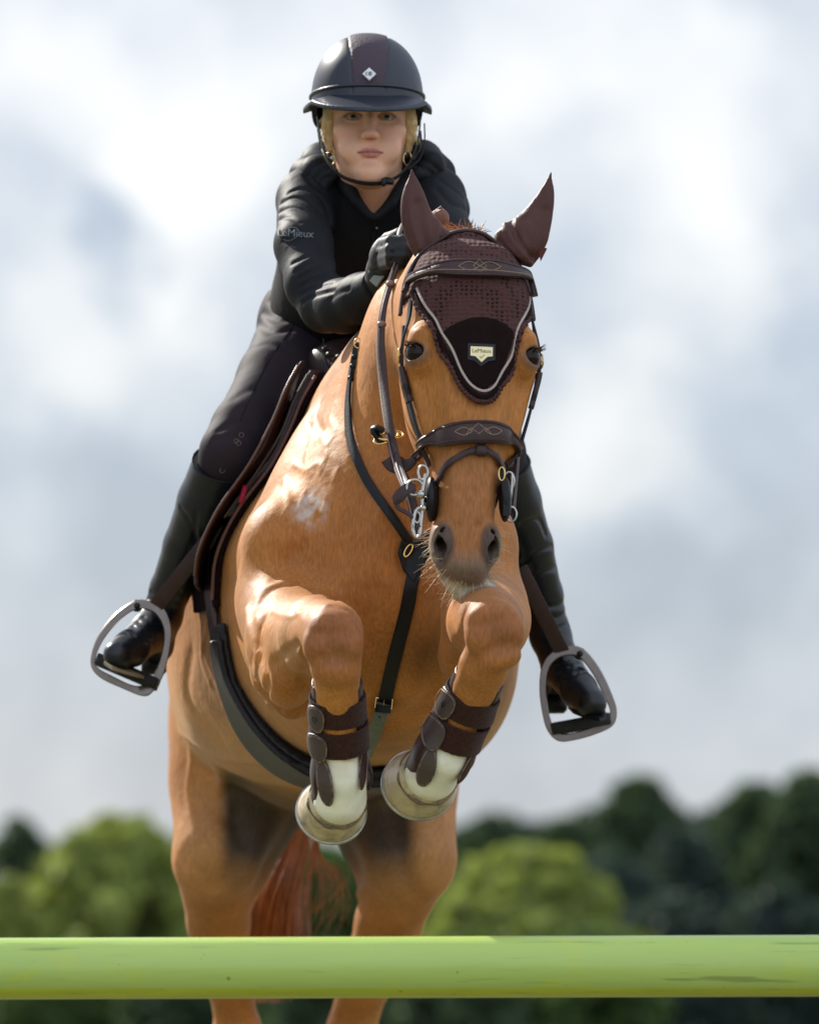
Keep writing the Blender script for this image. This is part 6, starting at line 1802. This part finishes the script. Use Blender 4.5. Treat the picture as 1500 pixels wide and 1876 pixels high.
# soles and heels
def sole(pts, Y0, Y1, th, mt, par, nm):
    n = len(pts); mb = MB(); V = []
    P = [PW(*p) for p in pts]; up = nrm(np.array([0, 0, 1]))
    ctr = np.mean(P, 0)
    V = P + [p - up * th for p in P]
    mb.add(V, [tuple(range(n)), tuple(range(n, 2 * n))[::-1]] + [(i, n + i, n + (i + 1) % n, (i + 1) % n) for i in range(n)]); return mb.build(nm, mt, par)
m_sole = mat('tan_sole', (.30, .26, .17), .7, noise=(50, .3))
boots = [o for o in person.children if o.name.startswith('boot')]
sole([(190, 1212, 10.90), (205, 1222, 10.885), (235, 1231, 10.91), (262, 1238, 10.96), (272, 1240, 11.0), (268, 1236, 11.03), (235, 1222, 11.0), (200, 1209, 10.94)], 0, 0, .006, m_sole, boots[0], 'sole')
sole([(1050, 1302, 10.94), (1075, 1312, 10.90), (1098, 1316, 10.885), (1112, 1312, 10.90), (1108, 1300, 10.94), (1080, 1292, 11.0), (1052, 1290, 11.02), (1040, 1292, 10.99)], 0, 0, .006, m_blackl, boots[1], 'sole')
mb = MB(); mb.box(PW(1016, 1292, 11.10), (.045, .05, .030), None, .006); mb.build('heel', m_blackl, boots[1])
mb = MB(); mb.box(PW(282, 1222, 11.12), (.045, .05, .028), None, .006); mb.build('heel', m_blackl, boots[0])
# gloves
gl = Field()
gl.u(Chain([PW(694, 520, 10.475), PW(700, 498, 10.445), PW(706, 475, 10.42)], [.030, .029, .031], .008, nrm((.55, .75, .2)), .78), 0)
gl.u(Ell(PW(708, 466, 10.415), (.024, .026, .033)), .012)
fk = [(444, 10.40, .0112, 0), (458, 10.392, .0112, 2), (471, 10.39, .0108, 1), (483, 10.395, .0098, -4)]
for y, Yk, r, dx in fk:
    gl.u(Chain([PW(703, y + 2, Yk), PW(716, y - 2, Yk - .042), PW(738 + dx, y - 3, Yk - .050), PW(750 + dx, y + 3, Yk - .030), PW(744 + dx, y + 7, Yk - .012)], [r * 1.02, r, r * .95, r * .9, r * .85], .002), .005)
gl.u(Chain([PW(700, 462, 10.43), PW(712, 438, 10.425), PW(732, 429, 10.40), PW(748, 434, 10.375)], [.014, .0125, .0115, .0095], .003), .006)
gl.g(Line([PW(690, 470, 10.40), PW(702, 452, 10.375), PW(716, 446, 10.35)]), -.002, .003)
for y0 in (451, 465, 478): gl.g(Line([PW(704, y0, 10.375), PW(722, y0 - 4, 10.33), PW(742, y0 - 4, 10.325)]), -.0028, .003)
gl.g(Line([PW(676, 500, 10.43), PW(688, 512, 10.41), PW(705, 520, 10.41)]), .004, .003)
gl.g(Line([PW(682, 488, 10.43), PW(695, 500, 10.40), PW(713, 506, 10.40)]), -.004, .003)
m_glove = mat('black_glove', (.008, .009, .011), .55, spec=.4, sheen=.05, bump=('noise', 420, .5, .0012), bump2=('noise', 60, .3, .004))
sdf_obj('glove', gl, PW(660, 545, 10.30) + [0, -.02, 0], PW(775, 415, 10.50) + [0, .06, 0], .0016, m_glove, person, relax=1)
mb = MB(); c = march(gl, [(692, 508)], 10.4, .12, 0)[0]; plate(mb, [(-.010, -.012), (.010, -.014), (.012, .010), (-.008, .013)], c + [-.002, -.003, 0], frame_from((-.55, -.8, .2), (.7, -.4, -.5)), .004); mb.build('wrist_tab', mat('grey_tab', (.20, .22, .18), .35), person)
g2 = Field(); gc = PW(806, 478, 10.46)
g2.u(Ell(gc, (.034, .03, .038)), 0)
for k in range(4): g2.u(Chain([gc + [.018, .0, .026 - .016 * k], gc + [.006, -.036, .024 - .016 * k], gc + [-.022, -.036, .022 - .016 * k], gc + [-.028, -.018, .018 - .016 * k]], [.011, .0105, .0095, .009], .002), .005)
g2.u(Chain([gc + [.01, .01, .03], gc + [-.01, -.01, .045], gc + [-.03, -.02, .040]], [.013, .012, .010], .002), .006)
sdf_obj('glove', g2, gc - .07, gc + .07, .0022, m_glove, person, relax=1)

# ---- helmet
helmet = empty('riding_helmet', PV(675, 150, 10.86)); helmet.parent = person
hc = FL(-.003, .088, .0485); hR = frame_from(nrm(fz + fy * -.12), fx); hR = np.array([hR[0], hR[1], hR[2]])
if hR[1][1] < 0: hR[1] = -hR[1]
def hl(p): return (p - hc) @ hR.T
def Hh(x, y, z): return hc + hR.T @ np.array([x, y, z])
zt = .121
def shell_f(p):
    q = hl(p); x, y, z = q[:, 0], q[:, 1], q[:, 2]
    k = ((np.abs(x) / .1015) ** 2.2 + (np.abs(y) / .127) ** 2.2 + (np.abs(np.minimum(z - .0, 9)) / zt) ** 2.15) ** (1 / 2.2)
    d = (k - 1) * .10
    # seams beside the centre panel
    e = np.abs(x) - (.030 + .07 * np.clip(z - .02, 0, .1)); d = d + .0016 * np.exp(-(e / .0016) ** 2) * (z > .0)
    inner = ((np.abs(x) / .092) ** 2.2 + (np.abs(y) / .116) ** 2.2 + (np.abs(z) / (zt - .012)) ** 2.2) ** (1 / 2.2)
    d = np.maximum(d, -(inner - 1) * .09)
    low = -.012 - .030 * sstep(-.04, .05, y)
    return np.maximum(d, low - z)
def helm_fn(m, nt, N, L, b, tc):
    pass
m_helm = mat('satin_helmet', (.019, .023, .036), .36, spec=.5, noise=(14, .1), bump=('noise', 700, .10, .0006))
m_panel = mat('plum_mesh_panel', (.058, .038, .052), .55, bump=('voronoi', 420, .8, .001, (1, 1, .6)), spec=.35)
sdf_obj('shell', shell_f, hc - [.13, .16, .06], hc + [.13, .16, .14], .0020, m_helm, helmet, relax=1)
def panel_f2(p):
    q = hl(p); x, y, z = q[:, 0], q[:, 1], q[:, 2]
    k = ((np.abs(x) / .1015) ** 2.2 + (np.abs(y) / .127) ** 2.2 + (np.abs(z) / zt) ** 2.15) ** (1 / 2.2)
    d = (k - 1) * .10
    e = np.abs(x) - (.0285 + .07 * np.clip(z - .02, 0, .1))
    return np.maximum(np.maximum(np.maximum(d - .0012, -d - .004), e), .013 - z)
sdf_obj('centre_panel', panel_f2, hc - [.06, .15, .01], hc + [.06, .15, .13], .0019, m_panel, helmet, relax=1)
def brim_f(p):
    q = hl(p); x, y, z = q[:, 0], q[:, 1], q[:, 2]
    yy = y + .025; ex_, ey2 = .1165, .170
    k = np.sqrt((x / ex_) ** 2 + (yy / ey2) ** 2); d2 = (k - 1) * .11
    # drooping sheet: falls towards the front and the sides
    zs = .000 - .44 * np.clip(-y - .105, 0, .2) - 1.5 * x * x
    th = .0045
    d = np.maximum(np.abs(z - zs) - th, d2)
    return np.maximum(np.maximum(d, y + .010 + .0 * x), -((np.abs(x) / .090) ** 2.2 + (np.abs(y) / .115) ** 2.2 - 1) * .05)
sdf_obj('peak', brim_f, hc - [.14, .24, .09], hc + [.14, .03, .03], .0021, m_helm, helmet, relax=1)
mb = MB(); a = np.linspace(-.12, math.pi + .12, 40)
pth = np.array([Hh(.1025 * np.sign(math.cos(t)) * abs(math.cos(t)) ** (1 / 1.1), -.128 * abs(math.sin(t)) ** (1 / 1.1) * np.sign(math.sin(t)), .0075 + .006 * math.sin(t)) for t in a]); mb.tube(pth, .0032, 8); mb.build('trim', m_helm, helmet)
bcn = Hh(.0, -.1285, .032); bR3 = np.array([fx, nrm(fz + fy * .25), nrm(-fy + fz * .25)])
mb = MB(); plate(mb, [(0, .0125), (.0122, 0), (0, -.0125), (-.0122, 0)], bcn + bR3[2] * .003, bR3, .004); bg = mb.build('diamond_badge', mat('white_badge', (.75, .75, .76), .3), helmet, smooth=False)
mb = MB(); bb0 = bcn + bR3[2] * .0035
mb.tube(np.array([bb0 + bR3[0] * (.0018 + .0034 * math.cos(t)) + bR3[1] * .0034 * math.sin(t) for t in np.linspace(.5, 5.8, 20)]), .0006, 5)
mb.tube(np.array([bb0 + bR3[0] * (.0018 + .0012 * math.cos(t)) + bR3[1] * .0012 * math.sin(t) for t in np.linspace(0, 6.28, 12)]), .0006, 5)
mb.tube(np.array([bb0 + bR3[0] * (-.0028 + .0034 * math.cos(t)) + bR3[1] * .0036 * math.sin(t) for t in np.linspace(1.9, 4.4, 12)]), .0006, 5)
mb.build('emblem', m_blackl, bg)
m_web = mat('black_webbing', (.010, .010, .012), .5, bump=('wave', 260, .5, .0008))
mb = MB()
def headstrap(pts, w, t=.0022):
    P = cr(np.array(pts), 6); n_ = P - (FL(0, .07, -.03)); n_ = n_ / np.linalg.norm(n_, axis=1, keepdims=True); mb.sweep(P, n_, w, t)
chin = [FL(-.094, .055, .012), FL(-.0875, .052, -.03), FL(-.074, .042, -.075), FL(-.052, .022, -.104), FL(-.024, .006, -.119), FL(.004, .001, -.1235), FL(.030, .008, -.118), FL(.055, .026, -.100), FL(.074, .044, -.072), FL(.0875, .055, -.03), FL(.0925, .055, .012)]
headstrap(chin, .0085)
headstrap([FL(-.092, .10, .0), FL(-.086, .085, -.04), FL(-.074, .045, -.076)], .008)
headstrap([FL(.094, .115, .0), FL(.094, .095, -.035), FL(.078, .050, -.070)], .009)
headstrap([FL(.100, .07, .005), FL(.100, .072, -.03), FL(.092, .07, -.06), FL(.070, .05, -.085)], .007)
hs = mb.build('chin_harness', m_web, helmet)
mb = MB(); mb.box(FL(.033, .006, -.117), (.020, .010, .011), frame_from((.1, .3, 1), (1, .2, .35)), .002); mb.box(FL(.024, .000, -.1205), (.008, .008, .015), FR, .002); mb.build('buckle', m_blackl, hs)
# sleeve lettering
def text_on(txt, size, fld, xy, Y0, tilt, mt, parent, nm='lettering'):
    o = text_obj(txt, size, (0, 0, 0), np.eye(3), mt, parent, nm, 0.0); me = o.data
    V = np.empty(len(me.vertices) * 3); me.vertices.foreach_get('co', V); V = V.reshape(-1, 3)
    ca, sa = math.cos(tilt), math.sin(tilt); k = F / Y0
    px = [(xy[0] + (x * ca + y * sa) * k, xy[1] - (y * ca - x * sa) * k) for x, y, _ in V]
    W = march(fld, px, Y0, .15, .0022); me.vertices.foreach_set('co', W.ravel().astype(np.float32)); me.update(); return o
m_grey = mat('grey_transfer', (.15, .16, .165), .45)
text_on('LeMieux', .0190, jk, (541, 427), 10.76, .06, m_grey, person)
mb = MB()
mb.tube(march(jk2, cr([(516, 434, 0), (524, 420, 0), (540, 416, 0), (548, 426, 0), (540, 436, 0), (528, 441, 0), (519, 438, 0)], 4)[:, :2], 10.76, .15, .001), .0006, 5)
mb.build('emblem', m_grey, person)
